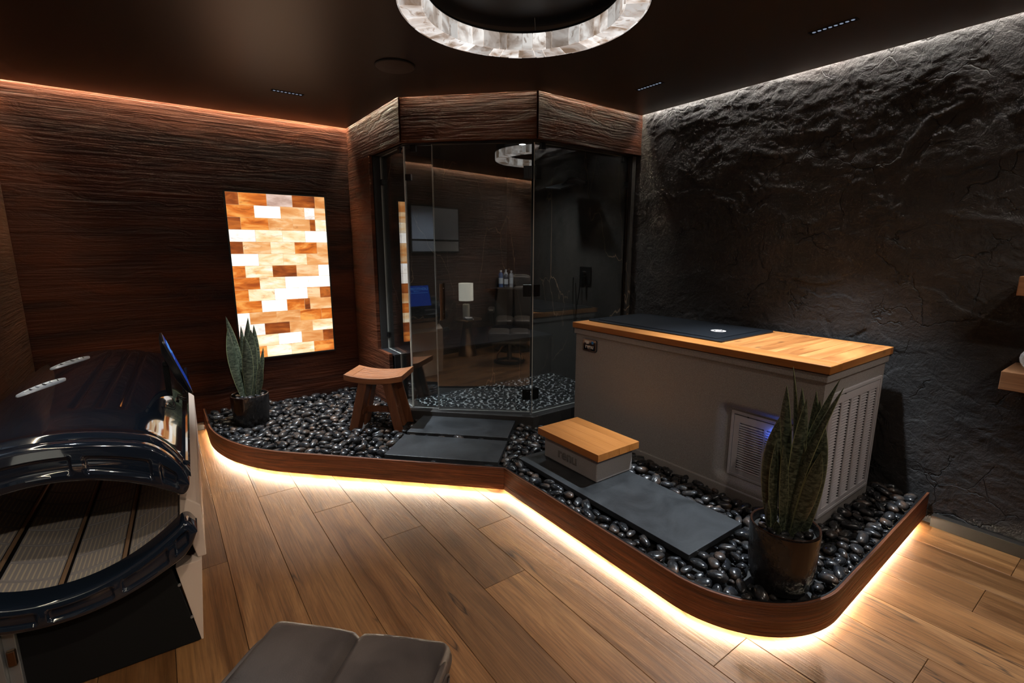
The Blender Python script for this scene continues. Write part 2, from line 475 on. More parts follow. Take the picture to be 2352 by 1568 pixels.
def tub_mat():
    n = NT('grey_speckled_tub_plastic'); v = n.vec('Object', (1, 1, 1))
    b = n.noise(v, 330, 2, 0.5); a = n.noise(v, 3, 2, 0.5)
    col = n.ramp(b, [(0.34, (0.225, 0.208, 0.196)), (0.52, (0.315, 0.292, 0.277)), (0.72, (0.42, 0.39, 0.37))])
    n.set(Base_Color=col, Roughness=0.55); n.bump(b, 0.15, 0.001)
    n.b.inputs['Specular IOR Level'].default_value = 0.35
    return n.m
MAT['tub'] = tub_mat()

def glass_mat(name, f0, tint):
    n = NT(name); n.n.remove(n.b)
    lw = n.N('ShaderNodeLayerWeight'); lw.inputs['Blend'].default_value = 0.5          # facing = 1 - cos
    fr = n.math('ADD', n.math('MULTIPLY', n.math('POWER', lw.outputs['Facing'], 5.0), 1.0 - f0), f0)   # Schlick
    tr = n.N('ShaderNodeBsdfTransparent'); tr.inputs['Color'].default_value = (*tint, 1)
    gl = n.N('ShaderNodeBsdfGlossy'); gl.inputs['Roughness'].default_value = 0.0; gl.inputs['Color'].default_value = (1, 1, 1, 1)
    mx = n.N('ShaderNodeMixShader'); n.L(fr, mx.inputs[0]); n.L(tr.outputs[0], mx.inputs[1]); n.L(gl.outputs[0], mx.inputs[2])
    n.L(mx.outputs[0], n.out.inputs['Surface'])
    return n.m
MAT['glass'] = glass_mat('clear_shower_glass', 0.15, (0.93, 0.95, 0.94))
MAT['glass_edge'] = plain('pale_glass_edge', (0.62, 0.62, 0.57), 0.3)

def salt_mat(name, c0, c1, c2, strength):
    n = NT(name); v = n.vec('World', (1, 1, 1), 7.0)
    sv = n.vec('World', (0.45, 1, 1.6), 5.0, (0, 0.65, 0)); a = n.noise(sv, 9, 5, 0.6, 0.5); b = n.noise(sv, 22, 5, 0.65, 0.9)
    col = n.ramp(a, [(0.34, c0), (0.5, c1), (0.64, c2)])
    dk = n.ramp(b, [(0.30, (1, 1, 1)), (0.42, (0, 0, 0))])
    col = n.mix(n.math('MULTIPLY', dk, 0.55), col, tuple(q*0.45 for q in c0))
    n.set(Base_Color=(0.2, 0.12, 0.08), Roughness=0.5, Emission_Color=col, Emission_Strength=strength)
    return n.m
S = L_SALT
SALT = {
    'W': salt_mat('salt_white', (0.95, 0.88, 0.80), (1.0, 0.95, 0.88), (1.0, 1.0, 1.0), 1.2*S),
    'G': salt_mat('salt_grey_white', (0.60, 0.50, 0.44), (0.90, 0.82, 0.76), (1.0, 0.96, 0.93), 1.05*S),
    'C': salt_mat('salt_cream', (0.85, 0.45, 0.16), (0.98, 0.74, 0.46), (1.0, 0.92, 0.76), 1.0*S),
    'P': salt_mat('salt_peach', (0.70, 0.25, 0.06), (0.90, 0.44, 0.16), (1.0, 0.70, 0.40), 0.86*S),
    'O': salt_mat('salt_orange', (0.36, 0.062, 0.006), (0.72, 0.18, 0.020), (0.95, 0.40, 0.085), 0.9*S),
    'D': salt_mat('salt_deep_orange', (0.11, 0.020, 0.004), (0.34, 0.068, 0.008), (0.58, 0.15, 0.02), 0.8*S),
    'M': salt_mat('salt_mauve', (0.42, 0.26, 0.20), (0.66, 0.48, 0.40), (0.80, 0.62, 0.54), 0.95*S),
}

def alabaster_mat(name, c0, c1, c2, strength):
    n = NT(name); v = n.vec('World', (1, 1, 1), 3.0)
    a = n.noise(v, 7, 5, 0.55, 0.8); b = n.noise(v, 11, 4, 0.6, 2.4)
    oi = n.N('ShaderNodeObjectInfo')
    col = n.ramp(a, [(0.34, c0), (0.46, c1), (0.60, c2)])
    dk = n.ramp(b, [(0.34, (1, 1, 1)), (0.42, (0, 0, 0))])
    col = n.mix(n.math('MULTIPLY', dk, 0.7), col, c0)
    g = n.math('ADD', n.math('MULTIPLY', oi.outputs['Random'], 0.7), 0.55)
    n.set(Base_Color=(0.5, 0.47, 0.44), Roughness=0.35, Emission_Color=col, Emission_Strength=n.math('MULTIPLY', g, strength))
    return n.m
MAT['alab'] = alabaster_mat('alabaster', (0.30, 0.21, 0.15), (0.68, 0.61, 0.56), (1.0, 0.98, 0.96), L_RING)
MAT['alab_in'] = alabaster_mat('alabaster_inner', (0.22, 0.15, 0.10), (0.52, 0.45, 0.40), (1.0, 0.97, 0.93), L_RING*0.8)

def leaf_mat():
    n = NT('snake_plant_leaf')
    tc = n.N('ShaderNodeTexCoord'); sp = n.N('ShaderNodeSeparateXYZ'); n.L(tc.outputs['UV'], sp.inputs[0])
    mp = n.N('ShaderNodeMapping'); mp.inputs['Scale'].default_value = (1.4, 26, 1); n.L(tc.outputs['UV'], mp.inputs['Vector'])
    oi = n.N('ShaderNodeObjectInfo'); cb = n.N('ShaderNodeCombineXYZ')
    n.L(n.math('MULTIPLY', oi.outputs['Random'], 40), cb.inputs[1]); n.L(cb.outputs[0], mp.inputs['Location'])
    a = n.noise(mp.outputs[0], 1.6, 4, 0.65, 0.9)
    col = n.ramp(a, [(0.40, (0.014, 0.019, 0.011)), (0.5, (0.045, 0.056, 0.034)), (0.62, (0.11, 0.12, 0.078))])
    ed = n.math('ABSOLUTE', n.math('SUBTRACT', sp.outputs[0], 0.5))
    em = n.ramp(ed, [(0.455, (0, 0, 0)), (0.475, (1, 1, 1))])
    col = n.mix(em, col, (0.22, 0.24, 0.115))
    n.set(Base_Color=col, Roughness=0.42); n.b.inputs['Specular IOR Level'].default_value = 0.45
    return n.m
MAT['leaf'] = leaf_mat()

def pot_mat():
    n = NT('black_glazed_pot'); v = n.vec('Object', (1, 1, 0.55))
    b = n.noise(v, 60, 4, 0.6, 0.6)
    n.set(Base_Color=n.ramp(b, [(0.35, (0.006, 0.006, 0.007)), (0.75, (0.030, 0.027, 0.025))]), Roughness=0.12)
    n.b.inputs['Specular IOR Level'].default_value = 0.65; n.bump(b, 0.8, 0.005)
    return n.m
MAT['pot'] = pot_mat()
MAT['pot_drip'] = plain('brown_glaze', (0.030, 0.013, 0.008), 0.15, spec=0.6)

def led_panel_mat():
    n = NT('led_circuit_panel')
    tc = n.N('ShaderNodeTexCoord'); sp = n.N('ShaderNodeSeparateXYZ'); n.L(tc.outputs['UV'], sp.inputs[0])
    fr = n.math('FRACT', n.math('MULTIPLY', sp.outputs[0], 11.0))
    s1 = n.math('LESS_THAN', n.math('ABSOLUTE', n.math('SUBTRACT', fr, 0.5)), 0.16)
    fy = n.math('FRACT', n.math('MULTIPLY', sp.outputs[1], 26.0))
    s2 = n.math('ADD', n.math('MULTIPLY', n.math('LESS_THAN', n.math('ABSOLUTE', n.math('SUBTRACT', fy, 0.5)), 0.3), 0.6), 0.4)
    my = n.math('LESS_THAN', n.math('ABSOLUTE', n.math('SUBTRACT', sp.outputs[1], 0.5)), 0.44)
    led = n.math('MULTIPLY', n.math('MULTIPLY', s1, s2), my)
    n.set(Base_Color=n.mix(led, (0.30, 0.275, 0.265), (0.62, 0.52, 0.36)), Roughness=0.28)
    n.b.inputs['Coat Weight'].default_value = 0.5
    return n.m
MAT['led_panel'] = led_panel_mat()

# ================================================================== the room shell
def wall_quad(name, p0, p1, z0, z1, mat, thick=0.1, uv_off=0.0, parent=None):
    """vertical slab from p0 to p1; its visible face is on the left of p0->p1, thickness grows to the right"""
    a = Vector(p0); b = Vector(p1); d = (b - a); L = d.length; d.normalize(); nrm = Vector((d.y, -d.x))
    m = MB()
    q = [(a.x, a.y), (b.x, b.y), (b.x + nrm.x*thick, b.y + nrm.y*thick), (a.x + nrm.x*thick, a.y + nrm.y*thick)]
    vs_ = [(x, y, z0) for x, y in q] + [(x, y, z1) for x, y in q]
    uv = [(uv_off, z0), (uv_off + L, z0), (uv_off + L, z0), (uv_off, z0), (uv_off, z1), (uv_off + L, z1), (uv_off + L, z1), (uv_off, z1)]
    m.add(vs_, [(0,3,2,1),(4,5,6,7),(0,1,5,4),(1,2,6,5),(2,3,7,6),(3,0,4,7)], 0, uv)
    return m.build(name, mat, parent)

ZT = H + 0.16       # walls run up behind the ceiling edge into the light cove
struct(wall_quad('wall_back', (XH + 0.02, YW), (XL, YW), 0, ZT, MAT['wood_wall']))
struct(wall_quad('wall_left', (XL, YW), (XL, YF), 0, ZT, MAT['wood_wall_y']))
struct(wall_quad('wall_front', (XL, YF), (XS, YF), 0, ZT, MAT['wood_wall']))

# stone wall: a real relief, finest where it shows
def stone_wall():
    ys = np.concatenate([np.linspace(YF, -0.35, 60, endpoint=False), np.linspace(-0.35, 2.90, 620), np.linspace(2.95, YW, 40)])
    zs = np.linspace(0, ZT, 440)
    Yg, Zg = np.meshgrid(ys, zs, indexing='ij')
    wx = fbm(Yg*1.4, Zg*1.4, 4, 3) - .5
    wy = fbm(Yg*1.4 + 9, Zg*1.4 + 5, 4, 9) - .5
    h1 = fbm(Yg*1.3 + wx, Zg*1.5 + wy, 3, 21)                                   # broad swell
    h2 = fbm(Yg*4.2 + 2.0*wx, Zg*6.5 + 2.0*wy, 5, 60, 0.58)                    # hammered surface
    rid = 1 - np.abs(2*fbm(Yg*3.2 + 2.5*wx + .8*Zg, Zg*6.0 + 2.5*wy, 4, 33) - 1)  # flaky ridges
    h3 = fbm(Yg*22, Zg*36, 3, 90, 0.6)
    rough_m = np.clip((fbm(Yg*1.9 + 5, Zg*1.9 + 8, 3, 170) - .36)*4.5, 0.12, 1)    # some facets stay smooth
    ter = fbm(Yg*1.25 + 4 + 2.2*wx, Zg*1.9 + 2.2*wy, 5, 80, .55)*7               # split layers: small sharp steps
    fr = ter - np.floor(ter); k_ = np.clip((fr - .88)/.12, 0, 1)
    lay = .5 + .5*np.sin(np.floor(ter)*2.4); lay2 = .5 + .5*np.sin((np.floor(ter)+1)*2.4)
    lay = lay + (lay2 - lay)*k_
    crack = np.abs(fbm(Yg*1.5 + 2.6*wx + 3, Zg*2.2 + 2.6*wy, 5, 120) - .5)       # thin raised and sunk seams
    seam = np.exp(-(crack/.0045)**2)
    msk = np.clip((fbm(Yg*1.6, Zg*1.6, 2, 150) - .40)*6, 0, 1)
    hgt = .004*(h1 - .5) + rough_m*(.0085*(h2 - .5) + .0060*(rid**2.5 - .4) + .0060*(h3 - .5)) + .0075*(lay - .5)*(.35 + .65*msk) + .0065*seam*(msk - .5)
    hgt = np.clip(hgt, -0.022, 0.020)
    P = np.stack([XS - hgt, Yg, Zg], -1)
    m = MB(); m.grid(P)
    m.v.extend([(XS+.1, YF, 0), (XS+.1, YW, 0), (XS+.1, YW, ZT), (XS+.1, YF, ZT)])
    b = len(m.v) - 4
    m.f.append((b, b+1, b+2, b+3)); m.mi.append(0); m.uv.append(None)
    o = m.build('wall_right', MAT['stone'], smooth=True, auto=89, weld=False)
    return struct(o)
stone_wall()

# ceiling: stops a finger short of every wall, LED strips lie in the slot behind its edge
room = [(XL, YF), (XS, YF), (XS, YH), HC, HB, (XH, YW), (XL, YW)]
def inset(poly, d):
    n = len(poly); out = []
    for i in range(n):
        p0, p1, p2 = Vector(poly[i-1]), Vector(poly[i]), Vector(poly[(i+1) % n])
        a = (p1 - p0).normalized(); b = (p2 - p1).normalized()
        na = Vector((-a.y, a.x)); nb = Vector((-b.y, b.x)); m_ = (na + nb).normalized()
        k = d / m_.dot(na); out.append((p1.x + m_.x*k, p1.y + m_.y*k))
    return out
GAP = 0.035
ci = inset(room, GAP)
m = MB(); m.prism(ci, H, H + 0.03)
struct(m.build('ceiling', MAT['ceiling']))
m = MB(); m.box((XL - .1, YF - .1, ZT), (XS + .1, YW + .1, ZT + .08))
struct(m.build('ceiling_slab', MAT['black_matte']))

strip_mats = {}
def strip_between(p, q, col, strength, z, label):
    a = Vector(p); b = Vector(q); d = (b - a).normalized(); n_ = Vector((-d.y, d.x))
    key = (col, strength)
    if key not in strip_mats: strip_mats[key] = emit('led_strip_light', col, strength)
    m = MB(); a2 = a + d*0.02; b2 = b - d*0.02
    m.prism([tuple(a2 + n_*0.012), tuple(b2 + n_*0.012), tuple(b2 + n_*0.026), tuple(a2 + n_*0.026)], z, z + 0.006)
    o = m.build('led_strip', strip_mats[key])
    return setp(o, label, 'light strip')
cove = [(0, 1, 'LED strip in the ceiling slot of the wall behind the camera', WARM, L_COVE_LEFT), (1, 2, 'neutral LED strip in the ceiling slot above the black stone wall', (1.0, 0.94, 0.86), L_COVE_STONE),
        (2, 3, 'warm LED strip above the right part of the shower header', WARM, L_COVE_WOOD*1.1), (3, 4, 'warm LED strip above the slanted middle of the shower header', WARM, L_COVE_WOOD*1.1),
        (4, 5, 'warm LED strip above the left return of the shower header', WARM, L_COVE_WOOD), (5, 6, 'warm LED strip in the ceiling slot above the salt panel wall', WARM, L_COVE_WOOD),
        (6, 0, 'warm LED strip in the ceiling slot of the left wall', WARM, L_COVE_LEFT)]
for i, j, lab, c, s_ in cove:
    strip_between(room[i], room[j], c, s_, H + 0.036, lab)

# floor: sub-floor and oak boards, each board a part
m = MB(); m.box((XL - .1, YF - .1, -0.12), (XS + .1, YW + .1, -0.012))
floor = struct(m.build('floor', MAT['black_matte']))
PITCH, X0 = 0.2275, 0.137
joints = {0: [2.55], 1: [-0.9], 2: [3.156], 3: [2.765], 4: [2.284], 5: [-0.45], 6: [2.074], 7: [0.81], 8: [-0.2]}
plank_mesh = {}
def plank(x0, x1, y0, y1):
    g = 0.0009
    key = (round(x1-x0, 3), round(y1-y0, 3))
    if key not in plank_mesh:
        mm = MB(); mm.box((0, 0, -0.0118), (x1-x0-2*g, y1-y0-2*g, 0)); o = mm.build('plank', MAT['oak'], floor, bevel=0.0012, seg=1)
        plank_mesh[key] = o.data
    else:
        o = obj('plank', plank_mesh[key], floor)
    o.location = (x0+g, y0+g, 0)
k0 = int(math.floor((XL - X0)/PITCH)); k1 = int(math.ceil((XS - X0)/PITCH))
for k in range(k0, k1):
    xa, xb = max(X0 + k*PITCH, XL), min(X0 + (k+1)*PITCH, XS)
    if xb - xa < 0.02: continue
    js = joints.get(k + 1, None)
    if js is None:
        js = [random.uniform(0.2, 2.4)]
    js = list(js)
    cuts = sorted({YF, YW, *js, *[js[0] + 2.1 if js else 3.4, (js[0] - 1.9) if js else 1.3]})
    cuts = [c for c in cuts if YF <= c <= YW]
    for a_, b_ in zip(cuts[:-1], cuts[1:]):
        if b_ - a_ > 0.05: plank(xa, xb, a_, b_)

# ------------------------------------------------------------------ raised pebble deck
arc1 = fillet((0.205, 4.70), (0.205, 3.695), (1.605, 2.295), 0.55, 24)
arc2 = fillet((1.605, 2.295), (1.605, 0.612), (3.36, 0.668), 0.47, 24)
deck_path = [(0.205, YW - 0.002)] + arc1 + [(1.605, 2.295)] + arc2 + [(XS - 0.02, 0.668)]
def dense(path, step=0.06):
    out = [path[0]]
    for a_, b_ in zip(path[:-1], path[1:]):
        d = math.hypot(b_[0]-a_[0], b_[1]-a_[1]); n_ = max(1, int(d/step))
        for k in range(1, n_+1): out.append((a_[0]+(b_[0]-a_[0])*k/n_, a_[1]+(b_[1]-a_[1])*k/n_))
    return out
dp = dense(deck_path)
Z_FB = 0.038
def ribbon(path, th, z0, z1, mat, name, uvmode=True):
    ins = offset_path(path, th)
    s_ = [0.0]
    for a_, b_ in zip(path[:-1], path[1:]): s_.append(s_[-1] + math.hypot(b_[0]-a_[0], b_[1]-a_[1]))
    P = []; U = []
    for (x, y), (xi, yi), u in zip(path, ins, s_):
        P.append([(x, y, z0), (x, y, z1), (xi, yi, z1), (xi, yi, z0), (x, y, z0)])
        U.append([(u, z0), (u, z1), (u, z1 + th), (u, z0), (u, z0)])
    m = MB(); m.grid(P, uv=U)
    n_ = len(P); 
    m.add(P[0][:4], [(0, 1, 2, 3)]); m.add(P[-1][:4], [(3, 2, 1, 0)])
    return m.build(name, mat, smooth=True, auto=35)
struct(ribbon(dp, 0.011, Z_FB, Z_DECK - .0012, MAT['fascia'], 'trim_1'))
struct(ribbon(offset_path(dp, 0.0112), 0.006, 0.06, Z_DECK, MAT['black'], 'trim_6'))
inner = offset_path(dp, 0.0202)
deck_poly = inner + [(XS - 0.03, YW - 0.01)]
m = MB(); m.prism(offset_path(dp, 0.022) + [(XS - 0.03, YW - 0.01)], 0.085, 0.10)
struct(m.build('floor_deck', MAT['black_matte']))
struct(ribbon(offset_path(dp, 0.14), 0.02, 0.0, 0.085, MAT['black_matte'], 'trim_2'))
strip_path = offset_path(dp, 0.034)
glow = emit('deck_led_light', (1.0, 0.84, 0.62), L_UNDER)
o = ribbon(strip_path[1:-1], 0.007, 0.024, 0.033, glow, 'led_strip')
setp(o, 'glowing warm LED strip under the wooden edge of the pebble deck', 'light strip')

# baseboards
def baseboard(name, lo, hi):
    m = MB(); m.box(lo, hi); return struct(m.build(name, MAT['baseboard'], bevel=0.002))
baseboard('baseboard_right', (XS - 0.045, YF, 0), (XS, 0.64, 0.066))
baseboard('baseboard_back', (XL, YW - 0.014, 0), (0.20, YW, 0.066))
baseboard('baseboard_left', (XL, YF, 0), (XL + 0.014, YW - 0.015, 0.066))

# ------------------------------------------------------------------ corner shower (setting)
ZC = 0.216                                # shower curb top
hd = []
struct(wall_quad('wall_header_left', (XH, YW), HB, Z_HEAD, ZT, MAT['wood_header'], 0.02))
struct(wall_quad('wall_header_slant', HB, HC, Z_HEAD, ZT, MAT['wood_header'], 0.02, 2.0))
struct(wall_quad('wall_header_right', HC, (XS, YH), Z_HEAD, ZT, MAT['wood_header'], 0.02, 4.0))
# dark lining behind the wooden header and the shower ceiling
ZSC = 2.40
sh_in = [(XH + .02, YW), (XH + .02, 3.549), (2.278, YH + .02), (XS, YH + .02), (XS, YW)]
m = MB(); m.prism(sh_in, ZSC, ZSC + 0.03)
struct(m.build('ceiling_shower', MAT['black_matte']))
m = MB()
pth = [(XH + 0.021, YW), (XH + 0.021, 3.549), (2.279, YH + 0.021), (XS, YH + 0.021)]
ins = offset_path(pth, 0.10)
P = [[(a[0], a[1], Z_HEAD), (a[0], a[1], Z_HEAD + .004), (b[0], b[1], Z_HEAD + .004), (b[0], b[1], ZSC), (b[0]+0, b[1]+0, Z_HEAD), (a[0], a[1], Z_HEAD)] for a, b in zip(pth, ins)]
m.grid(P); struct(m.build('trim_3', plain('bronze_soffit', (0.045, 0.034, 0.028), 0.4)))
# pilaster and low wall under the bench, wood outside, marble return
struct(wall_quad('wall_pilaster', (XH, YW), (XH, 4.16), 0.619, Z_HEAD, MAT['wood_header'], 0.03, 0.4))
struct(wall_quad('wall_bench_side', (XH, YW), (XH, 3.90), 0.10, 0.619, MAT['wood_header'], 0.03, 0.9))
m = MB(); m.box((XH + .002, 4.145, 0.62), (XH + 0.12, 4.16, Z_HEAD)); struct(m.build('trim_4', MAT['black_matte']))
m = MB(); m.box((XH + .031, YW - 0.02, 0.1), (XS, YW, ZSC)); struct(m.build('wall_shower_back', MAT['marble']))
m = MB(); m.box((XH + .031, 4.161, 0.62), (XH + .05, YW - .02, Z_HEAD)); struct(m.build('wall_shower_left', MAT['marble']))
m = MB(); m.box((XS - 0.045, YH + 0.03, 0.1), (XS - 0.002, YW - .02, ZSC)); struct(m.build('wall_shower_right', MAT['marble']))
# bench
m = MB(); m.box((XH + .031, 3.86, 0.1), (XS - .045, YW - .02, 0.605)); bench_front = m.build('wall_bench', MAT['marble'], bevel=0.002); struct(bench_front)
m = MB(); m.box((XH - .002, 3.845, 0.605), (XS - .045, YW - .02, 0.621)); struct(m.build('bench_top', plain('black_honed_bench', (0.022, 0.022, 0.024), 0.28), bench_front, bevel=0.002))
m = MB(); m.box((XH - .002, 3.845, 0.1), (XH + .10, 3.8595, 0.6045)); m.build('bench_end', plain('black_honed_end', (0.012, 0.012, 0.013), 0.35), bench_front)
# curb
cp = [(XH - 0.005, 3.845), (XH - 0.005, 3.538), (2.268, YH - 0.005), (XS - .03, YH - 0.005)]
ci2 = offset_path(cp, 0.14)
m = MB()
P = [[(a[0], a[1], .10), (a[0], a[1], ZC), (b[0], b[1], ZC), (b[0], b[1], .10), (a[0], a[1], .10)] for a, b in zip(cp, ci2)]
m.grid(P); m.add(P[0][:4], [(0,1,2,3)]); m.add(P[-1][:4], [(3,2,1,0)])
struct(m.build('trim_5', MAT['curb'], bevel=0.004))

# pebble mosaic shower floor
def pack(poly_test, bounds, specs, tries, seed, gap=0.001):
    """non-overlapping ellipses (three discs each); returns x, y, a, b, theta"""
    r = np.random.default_rng(seed)
    cell = 0.06; gridd = {}; out = []
    x0, y0, x1, y1 = bounds
    for (a_lo, a_hi, asp_lo, asp_hi), ntry in zip(specs, tries):
        for _ in range(ntry):
            x = r.uniform(x0, x1); y = r.uniform(y0, y1)
            a = r.uniform(a_lo, a_hi); b = a * r.uniform(asp_lo, asp_hi); th = r.uniform(0, PI)
            off = (a - b) * 0.95; ct, st = math.cos(th), math.sin(th)
            discs = [(x, y, b), (x + off*ct, y + off*st, b*0.86), (x - off*ct, y - off*st, b*0.86)]
            ok = all(poly_test(dx, dy, dr) for dx, dy, dr in discs)
            if not ok: continue
            cx, cy = int(x//cell), int(y//cell)
            for i in range(cx-2, cx+3):
                for j in range(cy-2, cy+3):
                    for (X, Y, Rr) in gridd.get((i, j), ()):
                        for dx, dy, dr in discs:
                            if (X-dx)**2 + (Y-dy)**2 < (Rr+dr+gap)**2: ok = False; break
                        if not ok: break
                    if not ok: break
                if not ok: break
            if not ok: continue
            for dsc in discs: gridd.setdefault((int(dsc[0]//cell), int(dsc[1]//cell)), []).append(dsc)
            out.append((x, y, a, b, th))
    return out

sf_poly = ci2 + [(XS - .05, 3.86), (XH + .14, 3.86)]
sf_poly = [(XH + .135, 3.855), (XH + .135, ci2[1][1]), ci2[2], (XS - .05, YH + .135), (XS - .05, 3.855)]
m = MB(); m.prism(sf_poly, 0.15, 0.200); sfloor = struct(m.build('floor_shower', MAT['grout']))
def sf_test(x, y, r_):
    if not (XH + .14 < x < XS - .06 and y < 3.85): return False
    return in_poly(x, y, sf_poly) and in_poly(x - r_*.7, y - r_*.7, sf_poly)
tiles = pack(sf_test, (XH + .14, YH + .13, XS - .05, 3.86), [(0.026, 0.034, .5, .8), (0.016, 0.026, .55, .85), (0.010, 0.016, .6, .9)], [6000, 9000, 9000], 5, 0.0035)
flat_meshes = []
def flat_pebble(k):
    m = MB(); n_ = 9; r_ = np.random.default_rng(100 + k)
    rr = 1 + 0.10*np.sin(2*np.linspace(0, 2*PI, n_, endpoint=False) + r_.uniform(0, 6)) + r_.uniform(-.06, .06, n_)
    P = []
    for s_, z in ((1.0, -0.004), (1.0, 0.0015), (0.8, 0.004)):
        P.append([(s_*rr[i]*math.cos(2*PI*i/n_), s_*rr[i]*math.sin(2*PI*i/n_), z) for i in range(n_)])
    m.grid(P, wrap_v=True); b0 = len(m.v) - n_; m.f.append(tuple(range(b0, b0+n_))); m.mi.append(0); m.uv.append(None)
    me = m
    return me
flat = [flat_pebble(k) for k in range(6)]
tiles.sort(key=lambda t: math.hypot(t[0], t[1]))
big = sorted(range(len(tiles)), key=lambda i: -tiles[i][2]/math.hypot(tiles[i][0], tiles[i][1]))
near = set(big[:290])
fm = []
for k in range(6):
    o = flat[k].build('pebble_tile', MAT['mosaic'], sfloor, smooth=True); fm.append(o.data); bpy.data.objects.remove(o)
rest = MB()
for i, (x, y, a, b, th) in enumerate(tiles):
    if i in near:
        o = obj('pebble_tile', fm[i % 6], sfloor, (x, y, 0.2035), (0, 0, th)); o.scale = (a, b, 1)
    else:
        q = flat[i % 6]; ct, st = math.cos(th), math.sin(th)
        rest.add([(x + a*vx*ct - b*vy*st, y + a*vx*st + b*vy*ct, 0.2035 + vz) for vx, vy, vz in q.v], q.f)
o = rest.build('pebble_tiles', MAT['mosaic'], sfloor, smooth=True, weld=False); o['kind'] = 'stuff'

# ------------------------------------------------------------------ shower glass
ins_d = 0.0735
GB = (1.610, 5.11 + ins_d*1.414 - 1.610); GC = (HC[0] + 0.414*ins_d + 0.0, YH + ins_d)
GC = (5.11 + ins_d*1.414 - GC[1], GC[1])
def pane(name, p0, p1, outline, label, cat='glass panel', th=0.010, loc=None):
    """outline: (u, z) polygon along p0->p1; front/back faces clear, rim faces are the pale glass edge"""
    a = Vector(p0); b = Vector(p1); d = (b - a).normalized(); n_ = Vector((-d.y, d.x)) * th/2
    m = MB(); k = len(outline)
    A = [(a.x + d.x*u + n_.x, a.y + d.y*u + n_.y, z) for u, z in outline]; B = [(a.x + d.x*u - n_.x, a.y + d.y*u - n_.y, z) for u, z in outline]
    m.add(A + B, [tuple(range(k))], 0); m.add(A + B, [tuple(range(2*k-1, k-1, -1))], 0)
    m.add(A + B, [(i, (i+1) % k, k + (i+1) % k, k + i) for i in range(k)], 1)
    return m
ZG0, ZG1 = ZC + 0.003, Z_HEAD - 0.006
# left return pane: stands on the bench, notched down to the curb in front of it
y_top = 4.14; L0 = y_top - GB[1]; L1 = 3.843 - GB[1]
t = thing('shower_glass_panel', 'left return glass panel notched around the black bench end', 'glass panel', (GB[0], GB[1], 0), math.radians(-2.7), group='shower glass')
pane('glass', (0, 0), (0, 1), [(0.006, ZG0), (L1, ZG0), (L1, 0.624), (L0, 0.624), (L0, ZG1), (0.006, ZG1)], '').build('glass', [MAT['glass'], MAT['glass_edge']], t, weld=True)
def clip(parent, c, d, z, s_=0.045, w_=0.045):
    a = math.atan2(d[1], d[0]); m = MB(); mat = Matrix.Translation((c[0], c[1], z)) @ Matrix.Rotation(a, 4, 'Z')
    m.box((-w_/2, -0.013, -s_/2), (w_/2, 0.013, s_/2), 0, mat); return m.build('clip', MAT['black_metal'], parent, bevel=0.002)
clip(t, (0, L0 - 0.02), (0, 1), 0.75); clip(t, (0, L0 - .02), (0, 1), 2.05); clip(t, (0, 0.08), (0, 1), ZG1 - 0.02)
# slanted front: fixed pane + door
diag = Vector((GC[0]-GB[0], GC[1]-GB[1])); dl = diag.length; du = diag.normalized()
fixed_w = dl - 0.755
t = thing('shower_glass_panel', 'narrow fixed glass panel left of the shower door', 'glass panel', (GB[0], GB[1], 0), group='shower glass')
pane('glass', (0, 0), tuple(du), [(0.006, ZG0), (fixed_w, ZG0), (fixed_w, ZG1), (0.006, ZG1)], '').build('glass', [MAT['glass'], MAT['glass_edge']], t)
clip(t, tuple(du*0.075), tuple(du), ZG1 - 0.02); clip(t, tuple(du*0.03), tuple(du), 2.03)
# door: hinged at the right corner, ajar by a few degrees
AJAR = math.radians(4.5)
da = math.atan2(-du.y, -du.x) + AJAR
dd = Vector((math.cos(da), math.sin(da)))
t = thing('shower_door', 'frameless glass shower door standing ajar with black hinges and bar handle', 'door', (GC[0], GC[1], 0))
pane('glass', (0, 0), tuple(dd), [(0.012, ZG0 + .012), (0.745, ZG0 + .012), (0.745, ZG1 - .006), (0.012, ZG1 - .006)], '').build('glass', [MAT['glass'], MAT['glass_edge']], t)
for z in (2.045, 1.19, 0.375):
    m = MB(); mat = Matrix.Rotation(da, 4, 'Z')
    m.box((0.006, -0.014, z - .045), (0.07, -0.006, z + .045), 0, mat); m.box((0.006, 0.006, z - .045), (0.07, 0.014, z + .045), 0, mat)
    m.box((0.016, -0.017, z - .03), (0.034, 0.017, z + .03), 0, mat)
    m.build('hinge', MAT['black_metal'], t, bevel=0.002)
for sgn in (-1, 1):
    m = MB(); hp = dd * 0.69; nn = Vector((-dd.y, dd.x)) * sgn
    c0 = hp + nn*0.045
    m.tube([(c0.x, c0.y, 0.96), (c0.x, c0.y, 1.24)], 0.010, 10)
    for z in (1.0, 1.2): m.tube([(hp.x + nn.x*.005, hp.y + nn.y*.005, z), (c0.x, c0.y, z)], 0.006, 8)
    m.build('handle', MAT['brass'] if sgn > 0 else MAT['black_metal'], t, smooth=True)
